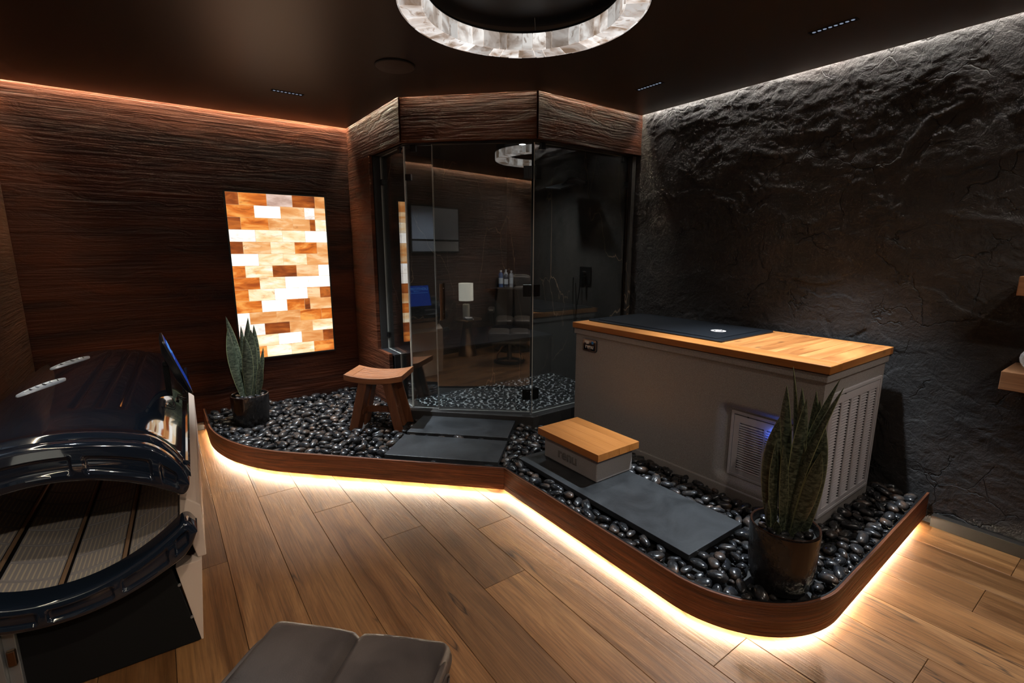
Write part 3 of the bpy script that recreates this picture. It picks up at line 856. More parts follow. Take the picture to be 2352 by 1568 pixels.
# right pane along the stone wall side
t = thing('shower_glass_panel', 'right glass panel between the shower door and the black stone wall', 'glass panel', (GC[0], GC[1], 0), group='shower glass')
LR = XS - 0.055 - GC[0]
pane('glass', (0, 0), (1, 0), [(0.008, ZG0), (LR, ZG0), (LR, ZG1), (0.008, ZG1)], '').build('glass', [MAT['glass'], MAT['glass_edge']], t)
clip(t, (0.08, 0), (1, 0), ZG1 - 0.02); clip(t, (LR - 0.05, 0), (1, 0), ZG1 - 0.02); clip(t, (LR - 0.02, 0), (1, 0), 2.03)
for z in (2.045, 1.19, 0.375):
    m = MB(); m.box((.010, -.014, z - .045), (.066, -.006, z + .045)); m.box((.010, .006, z - .045), (.066, .014, z + .045)); m.build('hinge_leaf', MAT['black_metal'], t, bevel=0.002)
m = MB(); m.box((LR + 0.0, -0.012, ZG0), (LR + 0.011, 0.012, ZG1)); m.build('wall_channel', MAT['bronze_dark'], t)

# shower fittings
t = thing('wall_mounted_shower', 'flat square black shower head on a wall arm inside the shower', 'shower head', (XS - .046, 3.42, 2.10))
m = MB(); m.tube([(0, 0, 0), (-0.10, 0, 0.03), (-0.20, 0.02, 0.02), (-0.26, 0.03, -0.03)], 0.011, 8); m.build('arm', MAT['black_metal'], t, smooth=True)
m = MB(); m.tube([(0, 0, 0), (-0.008, 0, 0)], 0.03, 16); m.build('flange', MAT['black_metal'], t)
m = MB(); m.box((-.10, -.10, -.006), (.10, .10, .006)); m.build('head_plate', MAT['black_metal'], t, bevel=0.003, loc=(-0.27, 0.03, -0.045), rot=(0.15, -0.25, 0))
t = thing('shower_valve', 'square black shower valve plate on the marble wall', 'shower valve', (XS - .046, 3.38, 1.25))
m = MB(); m.box((-.012, -.075, -.085), (0, .075, .085)); m.build('plate', MAT['black_metal'], t, bevel=0.004)
m = MB(); m.tube([(-.012, 0, .02), (-.05, 0, .02)], 0.025, 16); m.build('knob', MAT['black_metal'], t)
m = MB(); m.box((-.055, -.008, -.11), (-.02, .008, .0)); m.build('lever', MAT['black_metal'], t, bevel=0.003)
m = MB(); m.tube([(-.02, 0.05, -.085), (-.05, .06, -.3), (-.05, .10, -.55), (-.05, .03, -.6), (-.04, .12, -.35), (-.03, .14, -.02)], 0.006, 6); m.build('hose', MAT['black_metal'], t, smooth=True)
# corner shelf with bottles
m = MB(); m.prism([(3.02, 4.679), (XS - .046, 4.36), (XS - .046, 4.679)], 1.055, 1.075)
o = m.build('corner_shelf', MAT['marble'], bevel=0.002); setp(o, 'black stone corner shelf holding bottles inside the shower', 'shelf')
def bottle(x, y, r_, h_, mat, capmat, label, sq=False):
    t = thing('shampoo_bottle', label, 'bottle', (x, y, 1.075), group='bottles on the shower shelf')
    m = MB(); m.lathe([(0.001, 0), (r_, 0), (r_, h_*.72), (r_*.9, h_*.8), (r_*.42, h_*.86), (r_*.42, h_*.88), (0.001, h_*.88)], 20); m.build('body', mat, t, smooth=True, auto=40)
    m = MB(); m.lathe([(0.001, h_*.88), (r_*.5, h_*.88), (r_*.5, h_), (0.001, h_)], 16); m.build('cap', capmat, t, smooth=True, auto=40)
    m = MB(); m.lathe([(r_*1.01, h_*.2), (r_*1.01, h_*.55)], 20); m.build('paper_label', plain('label_paper', (0.6, 0.62, 0.66), 0.6), t, smooth=True)
W_ = plain('white_bottle', (0.65, 0.65, 0.66), 0.35); B_ = plain('blue_bottle', (0.06, 0.12, 0.28), 0.25); N_ = plain('navy_bottle', (0.02, 0.03, 0.06), 0.3)
bottle(3.165, 4.58, 0.026, 0.19, B_, W_, 'blue bottle with white cap at the left end of the shower shelf')
bottle(3.222, 4.56, 0.025, 0.165, N_, W_, 'short navy bottle in the middle of the shower shelf')
bottle(3.262, 4.62, 0.023, 0.195, W_, W_, 'tall white bottle at the back of the shower shelf')
bottle(3.285, 4.545, 0.023, 0.185, plain('grey_bottle', (0.4, 0.4, 0.42), 0.35), W_, 'pale grey bottle at the right end of the shower shelf')

# ------------------------------------------------------------------ Himalayan salt panel
SX0, SX1, SZ0, SZ1 = 0.528, 1.310, 0.557, 1.954
t = thing('salt_brick_panel', 'backlit panel of orange and white salt bricks set in the dark wood wall', 'wall panel', (SX0, YW, SZ0))
t['label'] = 'glowing backlit panel of orange and white salt bricks in the wood wall'
m = MB(); wpan, hpan = SX1 - SX0, SZ1 - SZ0
fr_t = 0.012
m.box((-fr_t, -0.012, -fr_t), (0, 0.0, hpan + fr_t)); m.box((wpan, -0.012, -fr_t), (wpan + fr_t, 0, hpan + fr_t))
m.box((0, -0.012, -fr_t), (wpan, 0, 0)); m.box((0, -0.012, hpan), (wpan, 0, hpan + fr_t))
m.build('frame', MAT['black_matte'], t)
m = MB(); m.box((0, -0.003, 0), (wpan, 0, hpan)); m.build('backing', emit('salt_joint_glow', (1.0, 0.62, 0.30), 0.5*L_SALT), t)
ROWS = [
 ((.12,'D'),(.39,'O'),(.65,'M'),(.89,'D'),(1,'P')), ((.26,'O'),(.52,'W'),(.77,'P'),(.88,'G'),(1,'P')), ((.12,'D'),(.39,'O'),(.64,'P'),(.82,'P'),(.88,'D'),(1,'C')),
 ((.25,'G'),(.52,'C'),(.76,'C'),(1,'W')), ((.12,'D'),(.39,'P'),(.64,'C'),(.88,'O'),(1,'P')), ((.26,'W'),(.51,'C'),(.76,'C'),(1,'P')),
 ((.12,'O'),(.39,'C'),(.64,'D'),(.88,'P'),(1,'W')), ((.25,'O'),(.51,'C'),(.76,'W'),(1,'W')), ((.13,'O'),(.39,'C'),(.64,'W'),(.74,'W'),(.88,'P'),(1,'D')),
 ((.25,'O'),(.51,'W'),(.70,'O'),(.76,'D'),(1,'P')), ((.12,'G'),(.39,'P'),(.64,'P'),(.88,'O'),(1,'O')), ((.26,'G'),(.52,'D'),(.77,'P'),(1,'C')),
 ((.13,'P'),(.39,'C'),(.64,'W'),(.88,'P'),(1,'D')), ((.26,'O'),(.52,'C'),(.77,'C'),(1,'O'))]
rh = hpan / len(ROWS)
for i, row in enumerate(ROWS):
    u0 = 0.0
    for u1, c in row:
        m = MB(); g = 0.0011; dpt = 0.006 + random.uniform(0, 0.0035)
        m.box((u0*wpan + g, -dpt, hpan - (i+1)*rh + g), (u1*wpan - g, -0.0031, hpan - i*rh - g))
        m.build('salt_brick', SALT[c], t, bevel=0.0015, seg=1)
        u0 = u1

# ------------------------------------------------------------------ ring chandelier
RC = (1.257, 1.663); RZ = 2.400; RO, RI, RH = 0.478, 0.378, 0.07
t = thing('ring_chandelier', 'large glowing alabaster ring chandelier hanging from the dark ceiling', 'chandelier', (RC[0], RC[1], RZ))
def arc_tile(a0, a1, r0, r1, z0, z1, name, mat):
    n_ = max(3, int((a1-a0)/0.05)); m = MB(); P = []
    for k in range(n_ + 1):
        a = a0 + (a1-a0)*k/n_; c, s_ = math.cos(a), math.sin(a)
        P.append([(r0*c, r0*s_, z0), (r1*c, r1*s_, z0), (r1*c, r1*s_, z1), (r0*c, r0*s_, z1), (r0*c, r0*s_, z0)])
    m.grid(P); m.add(P[0][:4], [(0,1,2,3)]); m.add(P[-1][:4], [(3,2,1,0)])
    return m.build(name, mat, t, bevel=0.0012, seg=1)
def splits(n_, jit, seed):
    r_ = np.random.default_rng(seed); wts = r_.uniform(1-jit, 1+jit, n_); e = np.concatenate([[0], np.cumsum(wts)])/wts.sum()*2*PI
    return e
for nm, n_, r0, r1, z0, z1, mt, sd in (('bottom_tile', 34, RI + .0085, RO - .0075, 0, .010, 'alab', 3), ('inner_tile', 40, RI, RI + .008, 0, RH, 'alab_in', 4), ('outer_tile', 40, RO - .007, RO, 0, RH, 'alab_in', 5)):
    e = splits(n_, 0.55, sd)
    for a0, a1 in zip(e[:-1], e[1:]): arc_tile(a0 + .0025, a1 - .0025, r0, r1, z0 + random.uniform(0, .002), z1, nm, MAT[mt])
m = MB(); m.lathe([(RI + .01, .012), (RO - .01, .012), (RO - .01, RH - .002), (RI + .01, RH - .002)], 96, closed=True); m.build('core', emit('ring_core_glow', (0.85, 0.78, 0.72), 0.35), t, smooth=True, auto=40)
m = MB(); m.lathe([(RI - .001, RH), (RO + .001, RH), (RO + .001, RH + .008), (RI - .001, RH + .008)], 96, closed=True); m.build('top_plate', MAT['black_metal'], t, smooth=True, auto=40)
for k in range(4):
    a = PI/4 + k*PI/2; m = MB(); rr = (RI + RO)/2
    m.tube([(rr*math.cos(a), rr*math.sin(a), RH), (rr*.88*math.cos(a), rr*.88*math.sin(a), H - RZ - 0.03)], 0.0016, 6); m.build('cable', MAT['steel'], t)
m = MB(); m.lathe([(0.001, H - RZ - .03), (0.468, H - RZ - .03), (0.47, H - RZ - .027), (0.47, H - RZ - .0005), (0.001, H - RZ - .0005)], 96); m.build('canopy_plate', plain('dark_canopy', (0.020, 0.020, 0.021), 0.55), t, smooth=True, auto=40)

# ceiling speaker
t = thing('ceiling_speaker', 'round dark brown speaker grille in the ceiling', 'speaker', (1.28, 2.945, H))
m = MB(); m.lathe([(0.001, -.012), (0.108, -.012), (0.112, -.009), (0.112, -.0003), (0.001, -.0003)], 48); m.build('grille', plain('speaker_cloth', (0.085, 0.062, 0.050), 0.7), t, smooth=True, auto=40)
m = MB(); m.lathe([(0.112, -.0095), (0.117, -.006), (0.117, -.0003), (0.112, -.0003)], 48, closed=True); m.build('rim', MAT['black_matte'], t, smooth=True, auto=40)

# linear downlights with their spot beams
def downlight(c, ang, label, watts, lens=8, aim=None, spot=75, col=COOL, blend=0.7):
    t = thing('linear_downlight', label, 'ceiling light', (c[0], c[1], H), ang, group='linear ceiling downlights')
    m = MB(); Lh = 0.105
    m.box((-Lh, -.020, -.003), (Lh, -.0145, -.0002)); m.box((-Lh, .0145, -.003), (Lh, .020, -.0002)); m.box((-Lh, -.0145, -.003), (-Lh + .005, .0145, -.0002)); m.box((Lh - .005, -.0145, -.003), (Lh, .0145, -.0002))
    m.build('trim_ring', MAT['black_metal'], t)
    m = MB(); m.box((-Lh + .005, -.0145, -.0012), (Lh - .005, .0145, -.0003)); m.build('baffle', MAT['dark_void'], t)
    for k in range(lens):
        x = (k + .5)/lens*2*(Lh - .008) - (Lh - .008)
        m = MB(); m.lathe([(0.001, -.0022), (0.0075, -.0022), (0.0085, -.0013), (0.001, -.0013)], 12, c=(x, 0)); m.build('lens', LENS, t, smooth=True)
    ld = bpy.data.lights.new('downlight_beam', 'SPOT'); ld.energy = watts; ld.color = col; ld.spot_size = math.radians(spot); ld.spot_blend = blend; ld.shadow_soft_size = 0.03
    lo = bpy.data.objects.new('downlight_beam', ld); link(lo); lo.parent = t; lo.location = (0, 0, -0.01)
    if aim is not None:
        v = Vector((aim[0]-c[0], aim[1]-c[1], aim[2]-H)); q = v.to_track_quat('-Z', 'Y')
        lo.rotation_mode = 'QUATERNION'; lo.rotation_quaternion = Matrix.Rotation(-ang, 3, 'Z').to_quaternion() @ q
    return t
LENS = emit('downlight_lens', (0.62, 0.74, 1.0), 0.35)
SOFT_FILL = (1.0, 0.88, 0.76)  # colour of the added fill lamps
downlight((0.88, 3.868), 0, 'slim linear downlight in the ceiling in front of the salt panel', W_DOWN*2.2, aim=(0.95, 3.66, 0.18), spot=62)
downlight((2.786, 1.20), PI/2, 'slim linear downlight in the ceiling near the stone wall, nearest the camera', W_DOWN*2.0, aim=(2.45, 1.15, 0.2), spot=70)
downlight((2.79, 2.30), PI/2, 'slim linear downlight in the ceiling near the shower and the stone wall', W_DOWN*0.3, aim=(2.6, 2.2, 0.9), spot=60)
downlight((0.35, 0.50), 0, 'added fill light shaped as a slim linear downlight in the ceiling above the leather ottoman', W_DOWN*0.42, aim=(-0.08, 0.95, 0.4), spot=84, col=SOFT_FILL)  # added fill, out of view; brightens recliner, ottoman and side table
downlight((-0.25, 2.35), 0, 'slim linear downlight in the ceiling above the light therapy bed', W_DOWN*0.25, aim=(-0.2, 2.3, 0.6), spot=90)
downlight((-0.1, -0.75), 0, 'added fill light shaped as a slim linear downlight in the ceiling behind the camera near the left wall', W_DOWN*0.55, aim=(-0.1, 1.6, 0.5), spot=100, col=SOFT_FILL)  # unseen fill added behind the camera to lift the bed opening
downlight((1.7, -0.75), 0, 'added fill light shaped as a slim linear downlight in the ceiling behind the camera, middle of its row', W_DOWN*0.24, aim=(1.7, 1.0, 0.6), spot=130, col=SOFT_FILL)  # made-up wide fill from behind the camera for floor and tub front
downlight((2.786, -0.30), PI/2, 'added fill light shaped as a slim linear downlight in the ceiling above the floating shelves', W_DOWN*0.14, aim=(2.5, 0.4, 0.4), spot=110, col=SOFT_FILL)  # extra fill put in on the right, no known lamp there
# round shower downlight
t = thing('shower_downlight', 'small round recessed light in the shower ceiling', 'ceiling light', (2.72, 3.60, ZSC))
m = MB(); m.lathe([(0.001, -.003), (0.03, -.003), (0.03, -.0003), (0.001, -.0003)], 24); m.build('lens', emit('shower_lens', (0.9, 0.95, 1.0), 5), t)
m = MB(); m.lathe([(0.03, -.0045), (0.045, -.0035), (0.045, -.0003), (0.03, -.0003)], 24, closed=True); m.build('trim_ring', MAT['black_metal'], t)
ld = bpy.data.lights.new('shower_beam', 'SPOT'); ld.energy = 60; ld.color = (0.88, 0.94, 1.0); ld.spot_size = math.radians(125); ld.spot_blend = 0.9; ld.shadow_soft_size = 0.03
lo = bpy.data.objects.new('shower_beam', ld); link(lo); lo.parent = t; lo.location = (0, 0, -.01)
# ------------------------------------------------------------------ stone shelves with towels
for z, lab in ((0.961, 'lower floating oak shelf on the black stone wall, holding white towels'), (1.387, 'upper floating oak shelf on the black stone wall')):
    m = MB(); m.box((3.06, -0.60, z - 0.085), (XS - 0.002, 0.44, z)); o = m.build('floating_shelf', MAT['shelf'], bevel=0.003); setp(o, lab, 'shelf')
def towel_mat():
    n = NT('white_terry_towel'); v = n.vec('Object', (1, 1, 1)); b = n.noise(v, 160, 3, 0.7)
    n.set(Base_Color=(0.78, 0.76, 0.72), Roughness=0.95); n.bump(b, 1.0, 0.012); return n.m
MAT['towel'] = towel_mat()
for k, (y, z, lab) in enumerate(((0.338, 1.023, 'rolled white towel at the left end of the lower shelf'), (0.208, 1.023, 'second rolled white towel from the left on the lower shelf'), (0.078, 1.023, 'third rolled white towel from the left on the lower shelf'))):
    t = thing('rolled_towel', lab, 'towel', (3.08, y, z), group='rolled towels on the lower shelf')
    m = MB(); P = []
    for i in range(15):
        x = 0.25*i/14; e = min(i, 14 - i); rr = 0.060*(0.80 if e == 0 else 0.95 if e == 1 else 1.0)
        P.append([(x, rr*math.cos(2*PI*j/24)*(1 + .02*math.sin(5*j + i)), rr*math.sin(2*PI*j/24)*(1 + .02*math.sin(3*j + 2*i))) for j in range(24)])
    m.grid(P, wrap_v=True); m.f.append(tuple(range(24))); m.mi.append(0); m.uv.append(None); b0 = len(m.v) - 24; m.f.append(tuple(range(b0, b0+24))); m.mi.append(0); m.uv.append(None)
    m.build('roll', MAT['towel'], t, smooth=True)
    m = MB(); sp = []
    for i in range(60):
        a = i/60*6*PI; rr = 0.008 + 0.042*i/60; sp.append((-0.001, rr*math.cos(a), rr*math.sin(a)))
    m.tube(sp, 0.003, 5); m.build('spiral_edge', MAT['towel'], t, smooth=True)

# ------------------------------------------------------------------ cold plunge tub
TX0, TX1, TY0, TY1, TZ = 2.473, 3.280, 0.909, 2.644, 0.970
t = thing('cold_plunge_tub', 'grey speckled cold plunge tub with orange cedar top and black lid', 'tub', (TX0, TY0, 0.10))
tub = t
W, L = TX1 - TX0, TY1 - TY0; Zt = TZ - 0.10        # local: x 0..W, y 0..L, z 0..Zt
ex = 0.022; zb = Zt - 0.045
def rr_depth(y, z, yc, zc, hy, hz, r, wall, dep):
    qx = abs(y - yc) - (hy - r); qz = abs(z - zc) - (hz - r)
    d = math.hypot(max(qx, 0), max(qz, 0)) + min(max(qx, qz), 0) - r
    s_ = min(1, max(0, -d/wall)); return dep * s_*s_*(3 - 2*s_)
m = MB(); ny, nz = 120, 64; P = []
for i in range(ny + 1):
    row = []
    y = ex + (L - 2*ex)*i/ny
    for j in range(nz + 1):
        z = (zb - .04)*j/nz
        row.append((ex + rr_depth(y, z, 1.205 - TY0, .437 - .10, .255, .235, .06, .055, .040), y, z))
    P.append(row)
m.grid(P)
fb = .012   # slight draft of the far faces
m.add([(W-ex-fb, ex, 0), (W-ex-fb, L-ex, 0), (W-ex, L-ex, zb-.04), (W-ex, ex, zb-.04), (ex, ex, 0), (ex, ex, zb-.04), (ex, L-ex, 0), (ex, L-ex, zb-.04)],
      [(0, 1, 2, 3), (4, 0, 3, 5), (1, 6, 7, 2), (5, 3, 2, 7)])
m.build('body', MAT['tub'], t, smooth=True, auto=35)
m = MB(); m.box((ex - .012, ex - .012, zb - .04), (W - ex + .012, L - ex + .012, zb)); m.build('rim', MAT['tub'], t, bevel=0.005)
m = MB(); m.box((ex - .010, ex - .006, 0), (ex + .02, L - ex + .006, .085)); m.build('foot_ledge', MAT['tub'], t, bevel=0.006)
m = MB(); m.box((ex + .004, ex + .004, zb), (W - ex - .004, L - ex - .004, Zt - .040)); m.build('shadow_gap', MAT['dark_void'], t)
# cedar top: front rail, back rail, slats under nothing, slats beside the lid
def cbox(name, lo, hi, mat, par, bev=0.003):
    c = [(lo[k]+hi[k])/2 for k in range(3)]; m = MB(); m.box([lo[k]-c[k] for k in range(3)], [hi[k]-c[k] for k in range(3)])
    return m.build(name, mat, par, bevel=bev, loc=c)
zt0, zt1 = Zt - .040, Zt
cbox('front_rail', (0, 0, zt0), (.136, L, zt1), MAT['cedar_y'], t)
cbox('back_rail', (W - .036, 0, zt0), (W, L, zt1), MAT['cedar_y'], t)
nsl = 6; y1 = 1.540 - TY0; sw = y1/nsl
for k in range(nsl): cbox('cedar_slat', (.1372, k*sw + .0012, zt0), (W - .0372, (k+1)*sw - .0012, zt1 - .0005), MAT['cedar'], t, 0.002)
cbox('end_rail', (.1372, L - .04, zt0), (W - .0372, L, zt1), MAT['cedar'], t)
cbox('lid_support', (.1372, y1 + .001, zt0), (W - .0372, L - .041, zt1 - .004), MAT['black'], t)
lw, ll = 0.640, L - y1 - .004
m = MB(); m.prism([(a + .137 + lw/2 , b + y1 + ll/2) for a, b in rrect(lw, ll, .045)], zt1 - .003, zt1 + .008)
lidm = NT('blue_black_lid_vinyl'); lidm.set(Base_Color=(0.0045, 0.006, 0.0085), Roughness=0.36); lidm = lidm.m
lid = m.build('lid', lidm, t, bevel=0.003)
m = MB(); m.prism([(a + .137 + lw/2, b + y1 + ll/2) for a, b in rrect(lw - .11, ll - .11, .03)], zt1 + .008, zt1 + .0125); m.build('lid_panel', lidm, lid, bevel=0.002)
lc = (.137 + lw/2 - 0.02, y1 + 0.20, zt1 + .0127)
silver = plain('silver_print', (0.55, 0.50, 0.48), 0.5)
m = MB(); m.lathe([(.030, 0), (.046, 0), (.046, .0008), (.030, .0008)], 32, closed=True); o = m.build('lid_emblem', silver, lid, loc=lc)
m = MB(); m.tube([(-.03, .0, .0004), (-.012, .010, .0004), (.012, -.010, .0004), (.03, 0, .0004)], .005, 6); m.build('emblem_wave', silver, lid, smooth=True, loc=lc)
# badge
bg = MB(); bg.prism(rrect(.138, .088, .014), 0, .012)
badge = bg.build('badge', MAT['gloss_black'], t, bevel=0.002, loc=(ex, 2.472 - TY0, .817 - .10), rot=(PI/2, 0, -PI/2))
copper = plain('copper_trim', (0.50, 0.33, 0.22), 0.3, 0.9)
m = MB(); rp = [(a, b, .0122) for a, b in rrect(.124, .076, .011)]; m.tube(rp + rp[:1], .0016, 6); m.build('badge_rim', copper, badge)
o = obj('lettering', text_mesh('renu', .044, .0006, bold=.0006), badge, (0, -.008, .0126)); o.data.materials.append(plain('badge_white', (0.8, 0.74, 0.68), 0.4))
o = obj('small_lettering', text_mesh('THERAPY', .0095, .0004), badge, (0, -.029, .0126)); o.data.materials.append(copper)
m = MB(); m.lathe([(.0005, .0122), (.011, .0122), (.011, .0132), (.0005, .0132)], 20, c=(.030, .023)); m.build('blue_dot', plain('blue_print', (0.02, 0.22, 0.60), 0.4), badge)
m = MB(); m.prism([(-.045, .033), (-.008, .033), (-.006, .012), (-.030, .008)], .0122, .0130); m.build('pale_swoosh', plain('swoosh_white', (0.7, 0.66, 0.6), 0.3), badge)

def grille(name, w_, h_, cols, rows, rot, loc, margin_x, margin_t, margin_b, colgap, prot=.0105, cut=1.0):
    """framed louvre grille; local x across, z up, face towards -y"""
    g = obj(name, None, t) if False else None
    fm_ = MB(); b_ = .016
    fm_.box((0, -.010, 0), (b_, 0, h_)); fm_.box((w_ - b_, -.010, 0), (w_, 0, h_)); fm_.box((b_, -.010, 0), (w_ - b_, 0, b_)); fm_.box((b_, -.010, h_ - b_), (w_ - b_, 0, h_))
    root = fm_.build(name, MAT['grille'], t, bevel=0.0015, loc=loc, rot=rot)
    # inner door sheet: bars around the louvre columns
    fw = (w_ - 2*b_ - .004 - 2*margin_x - (cols-1)*colgap)/cols
    x0 = b_ + .002; x1 = w_ - b_ - .002; z0 = b_ + .002; z1 = h_ - b_ - .006
    sh = MB(); sh.box((x0, -.008, z0), (x0 + margin_x, -.002, z1)); sh.box((x1 - margin_x, -.008, z0), (x1, -.002, z1))
    sh.box((x0 + margin_x, -.008, z0), (x1 - margin_x, -.002, z0 + margin_b)); sh.box((x0 + margin_x, -.008, z1 - margin_t), (x1 - margin_x, -.002, z1))
    for c in range(cols - 1):
        xx = x0 + margin_x + (c+1)*fw + c*colgap; sh.box((xx, -.008, z0 + margin_b), (xx + colgap, -.002, z1 - margin_t))
    sh.build('grille_door', MAT['grille'], root, bevel=0.0008, seg=1)
    bk = MB(); bk.box((x0, .0, z0), (x1, .003, z1)); bk.build('grille_backing', MAT['dark_void'], root)
    la = MB(); la.tube([(.25*w_, -.012, h_ - .017), (.25*w_, -.004, h_ - .021)], .003, 8); la.build('latch', MAT['black'], root)
    pit = (z1 - margin_t - z0 - margin_b)/rows
    lv = MB(); a = pit*0.98
    lv.add([(0, -prot, 0), (fw, -prot, 0), (fw*cut, -.0012, a*.62), (0, -.0012, a*.62), (0, -prot + .001, 0), (fw, -prot + .001, 0), (fw*cut, -.0002, a*.62), (0, -.0002, a*.62)],
           [(0,1,2,3), (7,6,5,4), (0,4,5,1), (3,2,6,7), (0,3,7,4), (1,5,6,2)])
    first = None
    for c in range(cols):
        for r_ in range(rows):
            p = (x0 + margin_x + c*(fw + colgap), 0, z0 + margin_b + r_*pit)
            if first is None: o = lv.build('louvre', MAT['grille'], root, loc=p); first = o.data
            else: obj('louvre', first, root, p)
    return root
# front grille in its niche (faces -x), side grille on the near end (faces -y)
fg = grille('front_grille', .380, .377, 2, 20, (0, 0, -PI/2), (ex + .0385, 1.39 - TY0, .245 - .10), .034, .040, .030, .012)
sg = grille('side_grille', .650, .650, 5, 36, (0, 0, 0), (2.56 - TX0, ex - .0005, .165 - .10), .024, .040, .024, .022, .0048, .80)
blue = emit('blue_indicator', (0.05, 0.20, 1.0), 14.0)
m = MB(); m.tube([(.232, -.013, .328), (.262, -.013, .322)], .005, 8); m.build('indicator_light', blue, fg, smooth=True)
ld = bpy.data.lights.new('indicator_glow', 'POINT'); ld.energy = 0.05; ld.color = (0.05, 0.15, 1.0); ld.shadow_soft_size = .01
lo = bpy.data.objects.new('indicator_glow', ld); link(lo); lo.parent = fg; lo.location = (.225, -.026, .300)

# ------------------------------------------------------------------ step block
t = thing('step_block', 'grey step block with cedar top standing on the long slate slab', 'step', (1.922, 1.822, Z_DECK + .0005))
m = MB(); m.box((0, 0, 0), (.303, .468, .148)); m.build('base', MAT['tub'], t, bevel=0.008, seg=3)
for k in range(4):
    cbox('top_board', (-.033 + k*.0865 + .0002, -.037, .1485), (-.033 + (k+1)*.0865 - .0002, .498, .192), MAT['cedar_y'] if k % 2 == 0 else MAT['cedar_y'], t, 0.0015)
o = obj('lettering', text_mesh('renu', .092, .004, bold=.001), t, (-.0003, .25, .072), (PI/2, 0, -PI/2)); o.data.materials.append(plain('embossed_grey', (0.16, 0.142, 0.128), 0.5))

# ------------------------------------------------------------------ slate stepping slabs
def slab(name, c, w_, l_, ang, label, z1=Z_DECK):
    m = MB(); m.box((-w_/2, -l_/2, -.03), (w_/2, l_/2, 0)); o = m.build(name, MAT['slab'], bevel=0.002, loc=(c[0], c[1], z1), rot=(0, 0, ang))
    return setp(o, label, 'stepping stone')
P1c = (1.770, 3.074); P2c = (1.481, 2.778); A45 = -PI/4
SL = [(P1c, .752, .362, A45), (P2c, .757, .356, A45), ((1.985, 1.735), .435, 1.25, 0.0)]
slab('slate_slab', P1c, .752, .362, A45, 'dark slate slab lying in the pebbles directly in front of the shower door')
slab('slate_slab', P2c, .757, .356, A45, 'dark slate slab lying in the pebbles at the wooden deck edge below the shower')
slab('slate_slab', (1.985, 1.735), .435, 1.25, 0.0, 'long dark slate slab carrying the step block beside the tub')

# ------------------------------------------------------------------ teak stool
ST = (1.325, 3.566); SA = math.atan2(-.286, .337)
t = thing('teak_stool', 'small teak stool with a curved slatted seat standing on the pebbles', 'stool', (ST[0], ST[1], 0.12), SA)
SW, SD, SZ = .445, .312, .46          # seat width, depth, height at the ends
cz = lambda x: SZ - .028*(1 - (2*x/SW)**2)
def curved_board(name, x0, x1, y0, y1, th, mat, nseg=14, lift=0.0):
    m = MB(); P = []
    for i in range(nseg + 1):
        x = x0 + (x1-x0)*i/nseg; z = cz(x) + lift
        P.append([(x, y0, z - th), (x, y1, z - th), (x, y1, z), (x, y0, z), (x, y0, z - th)])
    m.grid(P); m.add(P[0][:4], [(0,1,2,3)]); m.add(P[-1][:4], [(3,2,1,0)])
    return m.build(name, mat, t, smooth=True, auto=30, bevel=0.0015, seg=1)
curved_board('seat_rail', -SW/2, SW/2, -SD/2, -SD/2 + .034, .044, MAT['teak']); curved_board('seat_rail', -SW/2, SW/2, SD/2 - .034, SD/2, .044, MAT['teak'])
curved_board('seat_end', -SW/2, -SW/2 + .058, -SD/2 + .0345, SD/2 - .0345, .044, MAT['teak'], 4); curved_board('seat_end', SW/2 - .058, SW/2, -SD/2 + .0345, SD/2 - .0345, .044, MAT['teak'], 4)
ns = 5; sp_ = (SD - .069)/ns
for k in range(ns): curved_board('seat_slat', -SW/2 + .0585, SW/2 - .0585, -SD/2 + .0345 + k*sp_ + .0018, -SD/2 + .0345 + (k+1)*sp_ - .0018, .018, MAT['teak'], lift=-.001)
for sx in (-1, 1):
    for sy in (-1, 1):
        # a splayed leg of L section: narrow front board + wide inner board
        m = MB(); top = Vector((sx*.085, sy*.105, .408)); bot = Vector((sx*.178, sy*.125, 0.0))
        def bar(a0, b0, a1, b1):
            vs_ = []
            for c_ in (bot, top):
                for dx, dy in ((a0, b0), (a1, b0), (a1, b1), (a0, b1)): vs_.append((c_.x + dx*sx, c_.y + dy*sy, c_.z))
            m.add(vs_, [(0,3,2,1), (4,5,6,7), (0,1,5,4), (1,2,6,5), (2,3,7,6), (3,0,4,7)])
        bar(-.030, .0, .036, .020); m.build('leg', MAT['teak_leg'], t, bevel=0.002)
        m = MB(); bar(-.030, -.0905, -.012, -.0005); m.build('leg_web', MAT['teak_leg'], t, bevel=0.002)
for y in (0.0,):
    m = MB(); m.box((-.135, -.012, .125), (.135, .012, .172)); m.build('stretcher', MAT['teak_leg'], t, bevel=0.002)
for sx in (-1, 1):
    m = MB(); m.box((sx*.118 - .010, -.100, .135), (sx*.118 + .010, .100, .172)); m.build('side_stretcher', MAT['teak_leg'], t, bevel=0.002)
    m = MB(); m.box((sx*.092 - .014, -.118, .380), (sx*.092 + .014, .118, .408)); m.build('seat_bearer', MAT['teak_leg'], t, bevel=0.002)

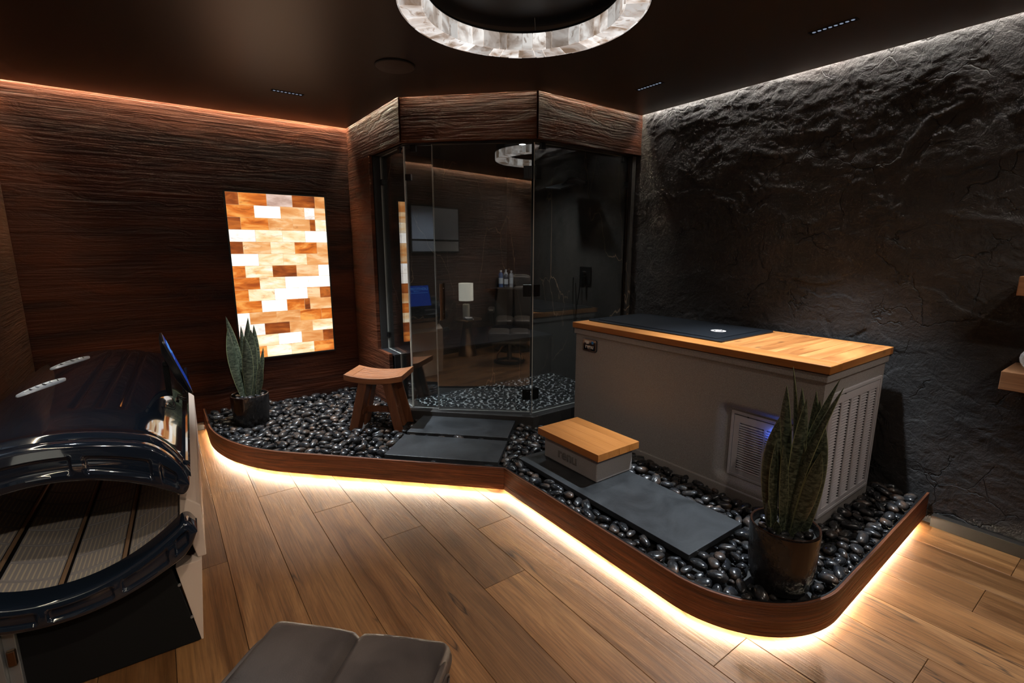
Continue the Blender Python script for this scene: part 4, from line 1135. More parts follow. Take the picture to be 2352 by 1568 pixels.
# ------------------------------------------------------------------ potted snake plants
def leaf(parent, base, tip, wid, bow=(0, 0), face=0.0, fold=0.25, waist=0.38, twist=0.0, nm='leaf'):
    """blade from base to tip; bow = sideways bend at mid height; face = direction the blade faces (rad)"""
    b = Vector(base); e = Vector(tip); n_ = 18; m = MB(); P = []; U = []
    mid = (b + e)/2 + Vector((bow[0], bow[1], 0))
    for i in range(n_ + 1):
        s_ = i/n_
        c = b*(1-s_)**2 + mid*2*s_*(1-s_) + e*s_*s_
        wv = (waist + (1-waist)*math.sin(min(1, s_/.55)*PI/2)) if s_ < .55 else max(0.0, 1 - ((s_-.55)/.45)**2.1)
        wv = max(wv, .012)*wid
        fa = face + twist*s_
        sd = Vector((math.cos(fa), math.sin(fa), 0)); nr = Vector((-math.sin(fa), math.cos(fa), 0))
        row = []; ur = []
        for j in range(7):
            q = j/6*2 - 1
            row.append(tuple(c + sd*(q*wv/2) + nr*(fold*wv*(abs(q)**1.5)*.5) ))
            ur.append((j/6, s_*(e-b).length*2.2))
        P.append(row); U.append(ur)
    # thin solid blade
    th = .0022; nr = Vector((-math.sin(face), math.cos(face), 0))*th
    Pb = [[tuple(Vector(q) - nr) for q in row] for row in P]
    m.grid(P, uv=U); m.grid(Pb, uv=U)
    rim = [(P[i][0], Pb[i][0], (0.0, .5)) for i in range(n_+1)]
    for jj in (0, 6):
        m.grid([[P[i][jj], Pb[i][jj]] for i in range(n_+1)], uv=[[(0.0, i/n_), (0.0, i/n_)] for i in range(n_+1)])
    return m.build(nm, MAT['leaf'], parent, smooth=True, auto=60)
def pot(parent, r_, h_, textured_mat, drip_ang, drip_half=0.66):
    m = MB(); m.lathe([(0.001, 0), (r_*.80, 0), (r_*.90, h_*.12), (r_*.97, h_*.45), (r_, h_*.85), (r_*1.0, h_*.97), (r_*.985, h_), (r_*.93, h_), (r_*.91, h_*.96), (r_*.89, h_*.82), (0.001, h_*.82)], 48)
    m.build('pot_body', textured_mat, parent, smooth=True, auto=60)
    m = MB(); P = []
    na = 40; nv = 10
    for i in range(na + 1):
        a = drip_ang - drip_half + 2*drip_half*i/na; q = abs(2*i/na - 1); dep = h_*(.52*(1 - q**2.4)) + .006
        P.append([((r_*1.004 - (.03*r_)*(k/nv)**1.5)*math.cos(a), (r_*1.004 - (.03*r_)*(k/nv)**1.5)*math.sin(a), h_*.985 - dep*k/nv) for k in range(nv + 1)])
    m.grid(P); m.build('glaze_drip', MAT['pot_drip'], parent, smooth=True)
    m = MB(); m.lathe([(r_*.965, h_*.992), (r_*.985, h_*1.006), (r_*.95, h_*1.012), (r_*.925, h_*.998)], 48, closed=True); m.build('rim', MAT['pot_drip'], parent, smooth=True)
    m = MB(); m.lathe([(0.001, h_*.885), (r_*.5, h_*.88), (r_*.885, h_*.865)], 24); m.build('soil', plain('dark_soil', (0.012, 0.010, 0.008), 0.9), parent, smooth=True)

# camera-side axes: right/up of the view at the plant, used only to read leaf tips off the photo as real heights and offsets
def spot_at(px, py, ref):
    d = Vector(((px - 1176)/F_PX, -(py - 784)/F_PX, -1.0)); d = M.to_3x3() @ d
    n_ = Vector((ref[0], ref[1], 0)).normalized(); o_ = Vector((0, 0, CAM_H))
    k = n_.dot(Vector((ref[0], ref[1], 0)) - o_)/n_.dot(d)
    return o_ + d*k
def plant(name, label, c, zb_, r_, h_, leaves, drip, seed):
    t = thing(name, label, 'potted plant', (c[0], c[1], zb_))
    pot(t, r_, h_, MAT['pot'], drip)
    rs = random.Random(seed); va = math.atan2(c[1], c[0])          # direction camera -> plant
    side = va - PI/2
    for tip, base, wpx, dep, bow in leaves:
        tp = spot_at(*tip, c); bp = spot_at(*base, c); dist = math.hypot(*c)
        off = Vector((math.cos(va), math.sin(va), 0))*dep
        b = Vector((bp.x - c[0], bp.y - c[1], 0)) + off*0.6; 
        if math.hypot(b.x, b.y) > r_*.72: b *= r_*.72/math.hypot(b.x, b.y)
        b.z = h_*.84
        e = Vector((tp.x - c[0], tp.y - c[1], tp.z - zb_)) + off
        leaf(t, b, e, wpx*dist*.70/F_PX, (math.cos(side)*bow*dist/F_PX, math.sin(side)*bow*dist/F_PX), side + rs.uniform(-.75, .75), rs.uniform(.2, .45), twist=rs.uniform(-.4, .4))
    return t
big_leaves = [((1806, 893), (1800, 1195), 44, .06, -8), ((1791, 956), (1776, 1195), 50, -.01, -22), ((1821, 850), (1812, 1195), 22, .07, 14), ((1842, 897), (1815, 1195), 38, .05, 6),
  ((1853, 911), (1806, 1195), 46, -.03, 6), ((1876, 905), (1830, 1195), 34, .05, 10), ((1932, 870), (1808, 1195), 26, .02, -26), ((1938, 884), (1812, 1198), 26, -.04, -34),
  ((1884, 925), (1838, 1195), 44, .04, 8), ((1893, 966), (1848, 1195), 44, .02, 14), ((1886, 1028), (1822, 1198), 46, -.05, 12), ((1787, 999), (1782, 1198), 30, -.05, -6),
  ((1801, 1011), (1797, 1200), 26, -.06, 8), ((1767, 1134), (1770, 1200), 18, -.06, -4), ((1788, 1176), (1790, 1205), 22, -.08, 0), ((1835, 960), (1820, 1198), 40, -.02, 10)]
plant('potted_snake_plant', 'tall snake plant in a black glazed pot in front of the tub', (1.975, .820), 0.135, .130, .265, big_leaves, -2.15, 3)
small_leaves = [((518, 727), (560, 905), 24, .03, 10), ((523, 751), (562, 908), 38, -.03, -2), ((570, 730), (567, 903), 24, .02, -4), ((553, 750), (565, 903), 18, .05, 2), ((563, 773), (570, 908), 30, -.02, 4),
  ((576, 756), (582, 906), 34, -.01, -4), ((583, 747), (590, 900), 22, .03, 2), ((605, 798), (592, 898), 16, .02, -2), ((596, 830), (590, 902), 20, -.03, 4)]
plant('potted_snake_plant', 'small snake plant in a black glazed pot before the salt panel', (.500, 4.195), 0.135, .136, .245, small_leaves, -2.35, 5)

# ------------------------------------------------------------------ pebbles
def pebble_shape(k):
    bm = bmesh.new(); bmesh.ops.create_icosphere(bm, subdivisions=2, radius=1.0)
    r_ = np.random.default_rng(500 + k); A = r_.normal(0, 1, (4, 3)); ph = r_.uniform(0, 6, 4); tap = r_.uniform(-.16, .16)
    for v in bm.verts:
        q = np.array(v.co); s_ = 1 + sum(.07*math.sin(2.0*float(A[i] @ q) + ph[i]) for i in range(4))
        p = abs(q)**0.84*np.sign(q); p = p*s_; p[1] *= 1 + tap*q[0]; v.co = Vector(p)
    me = bpy.data.meshes.new('pebble'); bm.to_mesh(me); bm.free()
    for p in me.polygons: p.use_smooth = True
    me.materials.append(MAT['pebble']); return me
PM = [pebble_shape(k) for k in range(10)]
PV = [(np.array([v.co[:] for v in me.vertices]), [tuple(p.vertices) for p in me.polygons]) for me in PM]
def blocked(x, y, r_):
    if TX0 + ex - .014 - r_*1.1 < x < TX1 + .03 and TY0 + ex - .014 - r_*1.1 < y < TY1 + .2: return True
    for (cx, cy), w_, l_, a in SL:
        dx, dy = x - cx, y - cy; ca, sa = math.cos(-a), math.sin(-a); u, v = dx*ca - dy*sa, dx*sa + dy*ca
        if abs(u) < w_/2 + r_ - .004 and abs(v) < l_/2 + r_ - .004: return True
    if math.hypot(x - 1.975, y - .820) < .123 + r_ or math.hypot(x - .5, y - 4.195) < .128 + r_: return True
    # shower curb and what lies behind it
    if x > XH - .008 - r_ and y > 3.538: return True
    if x + y > 5.11 - .012 - r_*1.4 and x > XH - .008 - r_ : return True
    if y > YH - .008 - r_ and x > 2.2: return True
    # stool legs
    dx, dy = x - ST[0], y - ST[1]; ca, sa = math.cos(-SA), math.sin(-SA); u, v = dx*ca - dy*sa, dx*sa + dy*ca
    if .09 < abs(u) < .225 and abs(v) < .155: return True
    return False
dpi = offset_path(dp, .030)
deck_in = dpi + [(XS - .055, YW - .02), (.23, YW - .02)]
seg = np.array(offset_path(dp, .0205)); 
def edge_dist(x, y):
    a = seg[:-1]; b = seg[1:]; d = b - a; tt = np.clip(((x - a[:, 0])*d[:, 0] + (y - a[:, 1])*d[:, 1])/(d**2).sum(1), 0, 1)
    return np.sqrt(((a[:, 0] + tt*d[:, 0] - x)**2 + (a[:, 1] + tt*d[:, 1] - y)**2).min())
def ptest(x, y, r_):
    if y > YW - .012 - r_ or x > XS - .03 - r_: return False
    if blocked(x, y, r_*.9): return False
    if not in_poly(x, y, deck_in): return False
    return edge_dist(x, y) > r_ + .001
top = pack(ptest, (.2, .6, XS, YW), [(.034, .048, .45, .70), (.024, .034, .5, .78), (.015, .024, .55, .85)], [11000, 16000, 20000], 77, .0005)
low = pack(ptest, (.2, .6, XS, YW), [(.034, .045, .55, .8), (.022, .034, .6, .85)], [7000, 7000], 78, -.006)
CAMV = Vector((0, 0, CAM_H))
def vis_rank(q):
    x, y, a, b, th = q; dist = math.sqrt(x*x + y*y + 1.35**2); return a*b/dist**2
# behind the tub nothing shows
order = sorted([q for q in top if not (q[0] > TX1 - .05)], key=lambda q: -vis_rank(q))
chosen = set(order[:300])
prnd = random.Random(9)
stuff_v = []; stuff_f = []; nb = 0
def add_stuff(k, mat):
    global nb
    vv, ff = PV[k]; R3 = np.array(mat.to_3x3()); tr = np.array(mat.translation)
    stuff_v.append(vv @ R3.T + tr); stuff_f.extend([tuple(nb + i for i in f) for f in ff]); nb += len(vv)
def pmat(x, y, z, a, b, c, th, tx, ty):
    return Matrix.Translation((x, y, z)) @ Matrix.Rotation(th, 4, 'Z') @ Matrix.Rotation(tx, 4, 'X') @ Matrix.Rotation(ty, 4, 'Y') @ Matrix.Diagonal((a, b, c, 1))
pm_count = 0
for i, q in enumerate(top):
    x, y, a, b, th = q; k = prnd.randrange(10); c = min(b*prnd.uniform(.62, .95), .026)
    z = .133 + c*.95 + prnd.uniform(-.003, .006)
    mt = pmat(x, y, z, a*1.02, b*1.04, c, th, prnd.uniform(-.35, .35), prnd.uniform(-.28, .28))
    if q in chosen:
        o = obj('pebble', PM[k]); o.matrix_world = mt
        front = x + y < 3.2
        setp(o, 'polished black pebble lying in the pebble bed around the tub and plant' if x > 1.6 else 'polished black pebble lying in the pebble bed by the stool and slabs', 'pebble', 'pebbles near the tub' if x > 1.6 else 'pebbles near the stool')
    else: add_stuff(k, mt)
for q in low:
    x, y, a, b, th = q; k = prnd.randrange(10); c = min(b*.8, .0165)
    add_stuff(k, pmat(x, y, .100 + c + prnd.uniform(-.002, .004), a, b, c, th, prnd.uniform(-.3, .3), prnd.uniform(-.3, .3)))
me = bpy.data.meshes.new('pebble_bed'); me.from_pydata(np.concatenate(stuff_v).tolist(), [], stuff_f)
for p in me.polygons: p.use_smooth = True
me.materials.append(MAT['pebble']); o = obj('pebble_bed', me); setp(o, 'bed of polished black pebbles filling the raised deck', 'pebbles', kind='stuff')
# pebbles on the soil of the two pots
for (cx, cy), r_, z, nm, lab in (((1.975, .820), .108, .135 + .265*.895, 30, 'black pebble on the soil of the tall snake plant'), ((.5, 4.195), .112, .135 + .245*.895, 16, 'black pebble on the soil of the small snake plant')):
    pp = pack(lambda x, y, rr: math.hypot(x - cx, y - cy) + rr < r_ and math.hypot(x - cx, y - cy) - rr > .028, (cx - r_, cy - r_, cx + r_, cy + r_), [(.020, .028, .6, .85), (.014, .020, .6, .9)], [500, 500], int(cx*100), .0005)
    for x, y, a, b, th in pp:
        o = obj('pebble', PM[prnd.randrange(10)]); o.matrix_world = pmat(x, y, z + prnd.uniform(.004, .012), a, b, b*.75, th, prnd.uniform(-.3, .3), prnd.uniform(-.3, .3))
        setp(o, lab, 'pebble', 'pebbles in the pot of the tall plant' if cx > 1 else 'pebbles in the pot of the small plant')
# ------------------------------------------------------------------ LED light therapy bed
BX, BY, BA = -0.36, 1.97, math.radians(-2.6)
BL = 1.80; HWb = .385
bed = thing('light_therapy_bed', 'black glossy clamshell LED light bed with cream side panels', 'light therapy bed', (BX, BY, 0), BA)
def sstep(v): v = min(1, max(0, v)); return v*v*(3 - 2*v)
def sd_box(u, v, hu, hv, r):
    qx, qy = abs(u) - (hu - r), abs(v) - (hv - r); return math.hypot(max(qx, 0), max(qy, 0)) + min(max(qx, qy), 0) - r
def lip(name, top_f, bot_f, xs, pockets, ydep, tipround, y0=0.0):
    """band across the bed end between bot_f(x) and top_f(x); front face has sunk rounded pockets"""
    m = MB(); P = []; nt = 18
    for x in xs:
        zt_, zb_ = top_f(x), bot_f(x); row = []
        xe = xs[-1]; q_ = max(0.0, (abs(x) - (xe - .022))/.022); kk = math.sqrt(max(0.0, 1 - min(1, q_)**2))*.97 + .03
        zm = zt_*.45 + zb_*.55; zt_, zb_ = zm + (zt_ - zm)*kk, zm + (zb_ - zm)*kk
        sl = Vector((1, (top_f(x+.004) - top_f(x-.004))/.008)); sl.normalize()
        hgt = zt_ - zb_
        row.append((x, y0 + ydep, zt_ - .004)); row.append((x, y0 + .02, zt_)); row.append((x, y0 + .006, zt_ - hgt*.02))
        for k in range(nt + 1):
            v = k/nt; z = zt_ - hgt*(.06 + .88*v); bul = -.008*(1 - (2*v - 1)**2)
            dep = 0
            for (xc, hw, vc, hv, r_) in pockets:
                d = sd_box(x - xc, (v - vc)*hgt, hw, hv*hgt, r_)
                dep = max(dep, .014*sstep(-d/.010) - .0035*math.exp(-(d/.0045)**2))
            row.append((x, y0 + bul + dep, z))
        row.append((x, y0 + .006, zb_ + hgt*.02)); row.append((x, y0 + .02, zb_)); row.append((x, y0 + ydep, zb_ + .004))
        P.append(row)
    m.grid(P)
    for row, rev in ((P[0], False), (P[-1], True)):
        b0 = len(m.v); m.v.extend(row); idx = list(range(b0, b0 + len(row))); m.f.append(tuple(reversed(idx)) if rev else tuple(idx)); m.mi.append(0); m.uv.append(None)
    return m.build(name, MAT['gloss_black'], bed, smooth=True, auto=55)
xs = [HWb*(-1 + 2*i/220) for i in range(221)]
low_in = lambda x: .395 + 1.30*x*x - max(0, abs(x) - .335)*1.6*(abs(x) - .335)*18
low_out = lambda x: .306 + .98*x*x + max(0, abs(x) - .33)**2*16
lip('lower_end_lip', low_in, low_out, xs, [(.335, .026, .5, .30, .012), (.225, .072, .52, .30, .014), (.050, .088, .53, .30, .014), (-.135, .082, .53, .30, .014), (-.30, .062, .5, .30, .014)], .10, 0)
hood_out = lambda x: .902 - .72*x*x - max(0, abs(x) - .26)**2*6.0
hood_in = lambda x: .775 - 1.08*x*x + max(0, abs(x) - .345)**2*30
lip('hood_end_lip', hood_out, hood_in, [HWb*.985*(-1 + 2*i/220) for i in range(221)], [(.325, .026, .55, .27, .012), (.195, .090, .55, .27, .014), (-.015, .100, .55, .27, .014), (-.225, .090, .55, .27, .014)], .06, 0, y0=0.02)
# hood shell with three long grooves and a raised collar behind the lip
def hood_shell():
    m = MB(); nx, nyy = 150, 90; P = []
    for i in range(nx + 1):
        x = HWb*(-1 + 2*i/nx); row = []
        for j in range(nyy + 1):
            y = .07 + (BL - .07)*j/nyy
            z = hood_out(x) + .016 - .012*sstep((y - .07)/.10) + .012*sstep((y - .12)/.25)*(1 - (x/HWb)**2)
            if y < .10: z -= .016*(1 - sstep((y - .07)/.03))
            for gx in (.09, .165, .235):
                x_ = gx - .05
                d = abs(x - x_)/.014; yy = sstep((y - .38)/.04)*(1 - sstep((y - (BL - .10))/.03))
                z -= .010*yy*(1 - sstep(d - .25))
            e = sstep((y - (BL - .14))/.14); z -= .05*e*e
            row.append((x, y, z))
        row = [(x, .07, hood_in(x)*.4 + hood_out(x)*.6)] + row + [(x, BL + .005, hood_in(x) + .02), (x, BL - .03, hood_in(x) + .005)]
        P.append(row)
    m.grid(P); return m.build('hood', MAT['gloss_black'], bed, smooth=True, auto=50)
hood_shell()
m = MB(); P = []
for i in range(61):
    x = HWb*.97*(-1 + 2*i/60); P.append([(x, .075, hood_in(x) + .012), (x, BL - .03, hood_in(x) + .012), (x, BL - .03, hood_in(x) + .020), (x, .075, hood_in(x) + .020), (x, .075, hood_in(x) + .012)])
m.grid(P); m.build('hood_lining', MAT['black'], bed, smooth=True, auto=40)
# silver oval vents on the hood
hood_z = lambda x: hood_out(x) + .004 + .012*(1 - (x/HWb)**2)
for (x, y, wv, lv, a) in ((-.118, 1.44, .080, .19, .72), (-.138, .915, .080, .19, .72)):
    ca, sa = math.cos(a), math.sin(a)
    t2 = MB(); n_ = 36; P = []
    for s_, dz in ((1.0, -.002), (.97, .0055), (.90, .0060), (.82, .0022), (.45, .0012), (.02, .0010)):
        rowp = []
        for k in range(n_):
            an = 2*PI*k/n_; u, v = s_*lv/2*math.cos(an), s_*wv/2*math.sin(an)
            xx, yy = x + u*ca - v*sa, y + u*sa + v*ca
            rowp.append((xx, yy, hood_z(xx) + dz))
        P.append(rowp)
    t2.grid(P, wrap_v=True); vo_ = t2.build('hood_vent', MAT['chrome'], bed, smooth=True, auto=50)
    for k in range(6):
        u = -lv*.34 + lv*.68*k/5; hw_ = wv*.39*math.sqrt(max(.1, 1 - (u/(lv*.46))**2)); pts = []
        for q in (-1, 0, 1):
            xx, yy = x + (u + .010*q)*ca - q*hw_*sa, y + (u + .010*q)*sa + q*hw_*ca; pts.append((xx, yy, hood_z(xx) + .0035))
        mb = MB(); mb.tube(pts, .0026, 6); mb.build('vent_fin', MAT['black_metal'] if k % 2 else MAT['chrome'], vo_, smooth=True)
# lower shell, LED cells, rods
m = MB(); P = []
in_s = lambda x: .385 + 1.28*x*x
for i in range(61):
    x = .345*(-1 + 2*i/60); P.append([(x, .06, in_s(x) - .030), (x, BL, in_s(x) - .030), (x, BL, low_out(x)), (x, .06, low_out(x)), (x, .06, in_s(x) - .030)])
m.grid(P); m.build('lower_shell', MAT['black'], bed, smooth=True, auto=40)
edges = [-.355, -.195, -.022, .152, .335]
for c in range(4):
    xa, xb = edges[c] + .014, edges[c+1] - .010
    rowm = None
    for r_ in range(14):
        ya = .085 + r_*.1225
        if rowm is None:
            mm = MB(); P = []; U = []
            for i in range(9):
                x = xa + (xb-xa)*i/8; z = in_s(x) - .022
                P.append([(x, 0, z - .003), (x, 0, z), (x, .117, z), (x, .117, z - .003)]); U.append([(i/8, 0), (i/8, 0), (i/8, 1), (i/8, 1)])
            mm.grid(P, uv=U); o = mm.build('led_panel', MAT['led_panel'], bed, smooth=True, auto=40, loc=(0, ya, 0)); rowm = o.data
        else: o = obj('led_panel', rowm, bed, (0, ya, 0))
cell_fix = MB()
for e_ in edges[1:4]:
    m = MB(); z = in_s(e_) - .014; m.tube([(e_ + .002, .05, z), (e_ + .002, BL - .02, z)], .0065, 10); m.build('copper_rod', plain('copper_rod', (0.55, 0.34, 0.20), 0.35, 0.6), bed, smooth=True)
# cream side panels: flared foot, straight upper wall, back column
for sx in (1, -1):
    m = MB()
    m.add([(sx*.300, .10, .330), (sx*.350, .10, 0), (sx*.357, .10, 0), (sx*.384, .10, .335), (sx*.300, BL, .330), (sx*.350, BL, 0), (sx*.357, BL, 0), (sx*.384, BL, .335)],
          [(0,1,2,3), (7,6,5,4), (3,2,6,7), (0,4,5,1), (0,3,7,4), (1,5,6,2)])
    m.build('side_foot_panel', MAT['cream'], bed, bevel=0.002)
    m = MB(); m.add([(sx*.372, .12, .336), (sx*.400, .12, .336), (sx*.402, .12, .545), (sx*.388, .12, .560), (sx*.340, .12, .600), (sx*.332, .12, .52),
                     (sx*.372, BL, .336), (sx*.400, BL, .336), (sx*.402, BL, .545), (sx*.388, BL, .560), (sx*.340, BL, .600), (sx*.332, BL, .52)],
                    [(0,1,2,3,4,5), (11,10,9,8,7,6), (1,7,8,2), (2,8,9,3), (3,9,10,4), (4,10,11,5), (5,11,6,0), (0,6,7,1)])
    m.build('side_panel', MAT['cream'], bed, bevel=0.004)
    m = MB(); m.box((sx*.345 - .012, .16, .585), (sx*.345 + .012, BL, .715)); m.build('side_column', MAT['cream'], bed, bevel=0.004)
m = MB(); m.add([(-.289, .095, .335), (.289, .095, .335), (.348, .095, .004), (-.348, .095, .004), (-.289, .12, .335), (.289, .12, .335), (.348, .12, .004), (-.348, .12, .004)],
               [(0,3,2,1), (4,5,6,7), (0,1,5,4), (1,2,6,5), (2,3,7,6), (3,0,4,7)]); m.build('end_panel', plain('black_end_steel', (0.004, 0.004, 0.004), 0.75, spec=0.2), bed, bevel=0.002)
m = MB(); m.box((-.30, BL - .03, .004), (.30, BL, .33)); m.build('far_end_panel', MAT['black_matte'], bed)
for z, x in ((.262, .305), (.115, .330)):
    m = MB(); m.tube([(x, .089, z), (x, .096, z)], .005, 10); m.build('screw', MAT['steel'], bed)
# hinge post and warning plate at the near left of the end
m = MB(); m.box((-.205, .045, .0), (-.165, .094, .285)); m.box((-.165, .07, .0), (-.135, .094, .30)); post = m.build('lift_bracket', MAT['steel'], bed, bevel=0.002)
m = MB(); m.box((-.158, .052, .18), (-.136, .069, .235)); m.build('lift_pin', MAT['brass'], post, bevel=0.004)
m = MB(); m.box((-.2045, .0435, .02), (-.1875, .0448, .24)); m.build('warning_plate', plain('white_label', (0.7, 0.68, 0.65), 0.5), post)
for z in (.03, .13, .225):
    m = MB(); m.box((-.2045, .0425, z), (-.1875, .0436, z + .012)); m.build('warning_stripe', plain('red_label', (0.35, 0.02, 0.015), 0.5), post)
# monitor on a bracket over the right hood edge
def bed_local(x, y, z):
    d = Vector((x - BX, y - BY)); ca, sa = math.cos(-BA), math.sin(-BA); return (d.x*ca - d.y*sa, d.x*sa + d.y*ca, z)
mc = Vector(bed_local(.040, 2.785, .966))
tilt = math.atan2(.078, .235)
mon_rot = (0, 0, 0)
mm = Matrix.Translation(mc) @ Matrix.Rotation(-BA + 0.02, 4, 'Z') @ Matrix.Rotation(-tilt, 4, 'Y')
m = MB()
hw_, hh_ = .150, .135
prof = [(0.0, 1.0, 1.0), (-.008, 1.0, 1.0), (-.022, .86, .84), (-.034, .55, .55)]
P = []
for dx, sy, sz in prof: P.append([(dx, a*sy, b*sz) for a, b in rrect(2*hw_, 2*hh_, .012, 4)])
P[0] = [(0, a, b) for a, b in rrect(2*hw_, 2*hh_, .012, 4)]
m.grid(P, wrap_v=True); nq = len(P[0]); m.f.append(tuple(range(nq))); m.mi.append(0); m.uv.append(None); b0 = len(m.v) - nq; m.f.append(tuple(range(b0, b0+nq))); m.mi.append(0); m.uv.append(None)
mon = m.build('monitor', MAT['black'], bed, smooth=True, auto=35); mon.matrix_local = mm
m = MB(); m.box((.0002, -hw_ + .013, -hh_ + .018), (.0012, hw_ - .013, hh_ - .013))
def screen_mat():
    n = NT('blue_screen'); n.set(Base_Color=(0.02, 0.02, 0.03), Roughness=0.12, Emission_Color=(0.008, 0.07, 0.55), Emission_Strength=0.42); n.b.inputs['Specular IOR Level'].default_value = 0.8; return n.m
scr = m.build('screen', screen_mat(), mon)
txt = emit('screen_text', (0.10, 0.38, 1.0), 0.6)
o = obj('screen_title', text_mesh('LIGHTSTIM', .044, .0002), mon, (.0018, -.02, .082), (PI/2, 0, PI/2)); o.data.materials.append(txt)
o = obj('screen_line', text_mesh('LED BED', .016, .0002), mon, (.0018, .02, .055), (PI/2, 0, PI/2)); o.data.materials.append(txt)
m = MB(); m.lathe([(.0005, 0), (.016, 0), (.016, .0004), (.0005, .0004)], 20); o = m.build('screen_dot', txt, mon, loc=(.0013, .115, .082), rot=(0, PI/2, 0))
m = MB(); m.box((.0012, -.12, .036), (.0018, .12, .0385)); m.build('screen_rule', txt, mon)
m = MB(); bl = Vector(bed_local(-.005, 2.80, .82)); tl = Vector(bed_local(-.005, 2.80, .965))
m.box((bl.x - .012, bl.y - .018, .775), (bl.x + .012, bl.y + .018, .965)); m.tube([(tl.x, tl.y - .026, .965), (tl.x, tl.y + .026, .965)], .012, 12)
m.box((bl.x - .03, bl.y - .03, .770), (bl.x + .035, bl.y + .03, .785)); m.build('monitor_bracket', MAT['black_metal'], bed, bevel=0.002)
for k in range(3):
    rs = random.Random(k); m = MB(); b_ = Vector((bl.x + .03, bl.y - .01 + .01*k, .80)); e_ = Vector((bl.x + .055, bl.y + .03*k - .03, .86 - .02*k)); md = (b_ + e_)/2 + Vector((.05, .03*k - .04, -.10 + .03*k))
    m.tube([tuple(b_*(1-s)**2 + md*2*s*(1-s) + e_*s*s) for s in [i/12 for i in range(13)]], .0028, 6); m.build('cable', MAT['black'], bed, smooth=True)
# right hood rail
m = MB(); m.tube([(.374, .09, .735), (.374, BL - .02, .735)], .010, 8); m.build('hood_rail', MAT['gloss_black'], bed, smooth=True)
m = MB(); m.tube([(-.374, .09, .735), (-.374, BL - .02, .735)], .010, 8); m.build('hood_rail', MAT['gloss_black'], bed, smooth=True)

# ------------------------------------------------------------------ leather furniture
def cushion(name, w_, d_, h_, mat, parent, loc=(0, 0, 0), rot=(0, 0, 0), n_=18, e=4.0, crown=.0):
    """soft box: superellipsoid, full dimensions w_, d_, h_"""
    m = MB(); P = []
    for i in range(n_ + 1):
        ph = -PI/2 + PI*i/n_; cp_, sp_ = math.cos(ph), math.sin(ph); row = []
        for j in range(2*n_):
            a = 2*PI*j/(2*n_); f_ = lambda v: math.copysign(abs(v)**(2/e), v)
            x = f_(cp_)*f_(math.cos(a)); y = f_(cp_)*f_(math.sin(a)); z = f_(sp_)
            row.append((x*w_/2, y*d_/2, z*h_/2 + crown*(1 - x*x)*(1 - y*y)*(1 if z > 0 else 0)))
        P.append(row)
    m.grid(P, wrap_v=True); return m.build(name, mat, parent, smooth=True, auto=80, loc=loc, rot=rot)
# ottoman: facing the shower, two cushions with a centre seam
FA = math.radians(-45)          # local +y points to the shower (+x+y)
ot = thing('leather_ottoman', 'dark leather ottoman with a centre seam at the bottom of the view', 'ottoman', (.225, 1.105, 0), FA)
def seamed_pad(name, w_, d_, h_, rc, parent, loc, groove=.016):
    """upholstered pad: rounded box with a soft centre seam across its top"""
    m = MB(); nx, na = 64, 40; P = []
    def side(tt):            # closed outline in (y, z), rounded rectangle
        pts = rrect(d_, h_, rc, 9); return pts
    out = side(0)
    for i in range(nx + 1):
        u = -1 + 2*i/nx; x = u*w_/2
        e_ = max(0.0, abs(x) - (w_/2 - .030))/.030; k_ = math.sqrt(max(0.0, 1 - min(1, e_)**2)); k_ = .35 + .65*k_ if e_ > 0 else 1
        g = groove*math.exp(-(x/.010)**2) + .006*math.exp(-(x/.05)**2)
        row = []
        for y, z in out:
            zz = z*k_ ; yy = y*(.93 + .07*k_)
            top_ = sstep((z/(h_/2) + .2)/1.0)
            cr = .010*(1 - (2*y/d_)**2)*(1 - min(1, abs(u))**4)*(1 if z > 0 else 0)
            row.append((x, yy - math.copysign(g*.6, yy)*sstep(abs(yy)/(d_/2) - .6), zz - g*top_ + cr))
        P.append(row)
    m.grid(P, wrap_v=True); nq = len(out)
    m.f.append(tuple(range(nq))); m.mi.append(0); m.uv.append(None); b0 = len(m.v) - nq; m.f.append(tuple(range(b0, b0 + nq))); m.mi.append(0); m.uv.append(None)
    return m.build(name, MAT['leather'], parent, smooth=True, auto=70, loc=loc)
seamed_pad('pad', .540, .43, .120, .040, ot, (0, 0, .370))
m = MB(); m.box((-.235, -.19, .27), (.235, .19, .325)); m.build('frame', MAT['leather'], ot, bevel=0.02, seg=3)
for sx in (-1, 1):
    cushion('side_bolster', .030, .33, .115, MAT['leather'], ot, (sx*.262, 0, .362), e=4.5)
    m = MB(); pts = [(sx*.277, .15*math.cos(a), .362 + .045*math.sin(a)) for a in [2*PI*k/28 for k in range(29)]]; m.tube(pts, .0035, 6); m.build('piping', MAT['leather'], ot, smooth=True)
m = MB(); m.tube([(0, 0, .03), (0, 0, .28)], .03, 16); m.build('column', MAT['bronze_dark'], ot, smooth=True)
for sx in (-1, 1):
    m = MB(); m.tube([(sx*.03, 0, .26), (sx*.10, 0, .20), (sx*.16, 0, .10), (sx*.17, 0, .03)], .012, 8); m.build('curved_leg', MAT['brass'], ot, smooth=True)
m = MB(); m.lathe([(.14, 0), (.21, 0), (.21, .022), (.14, .022)], 40, closed=True); m.build('base_ring', MAT['bronze_dark'], ot, smooth=True, auto=40)
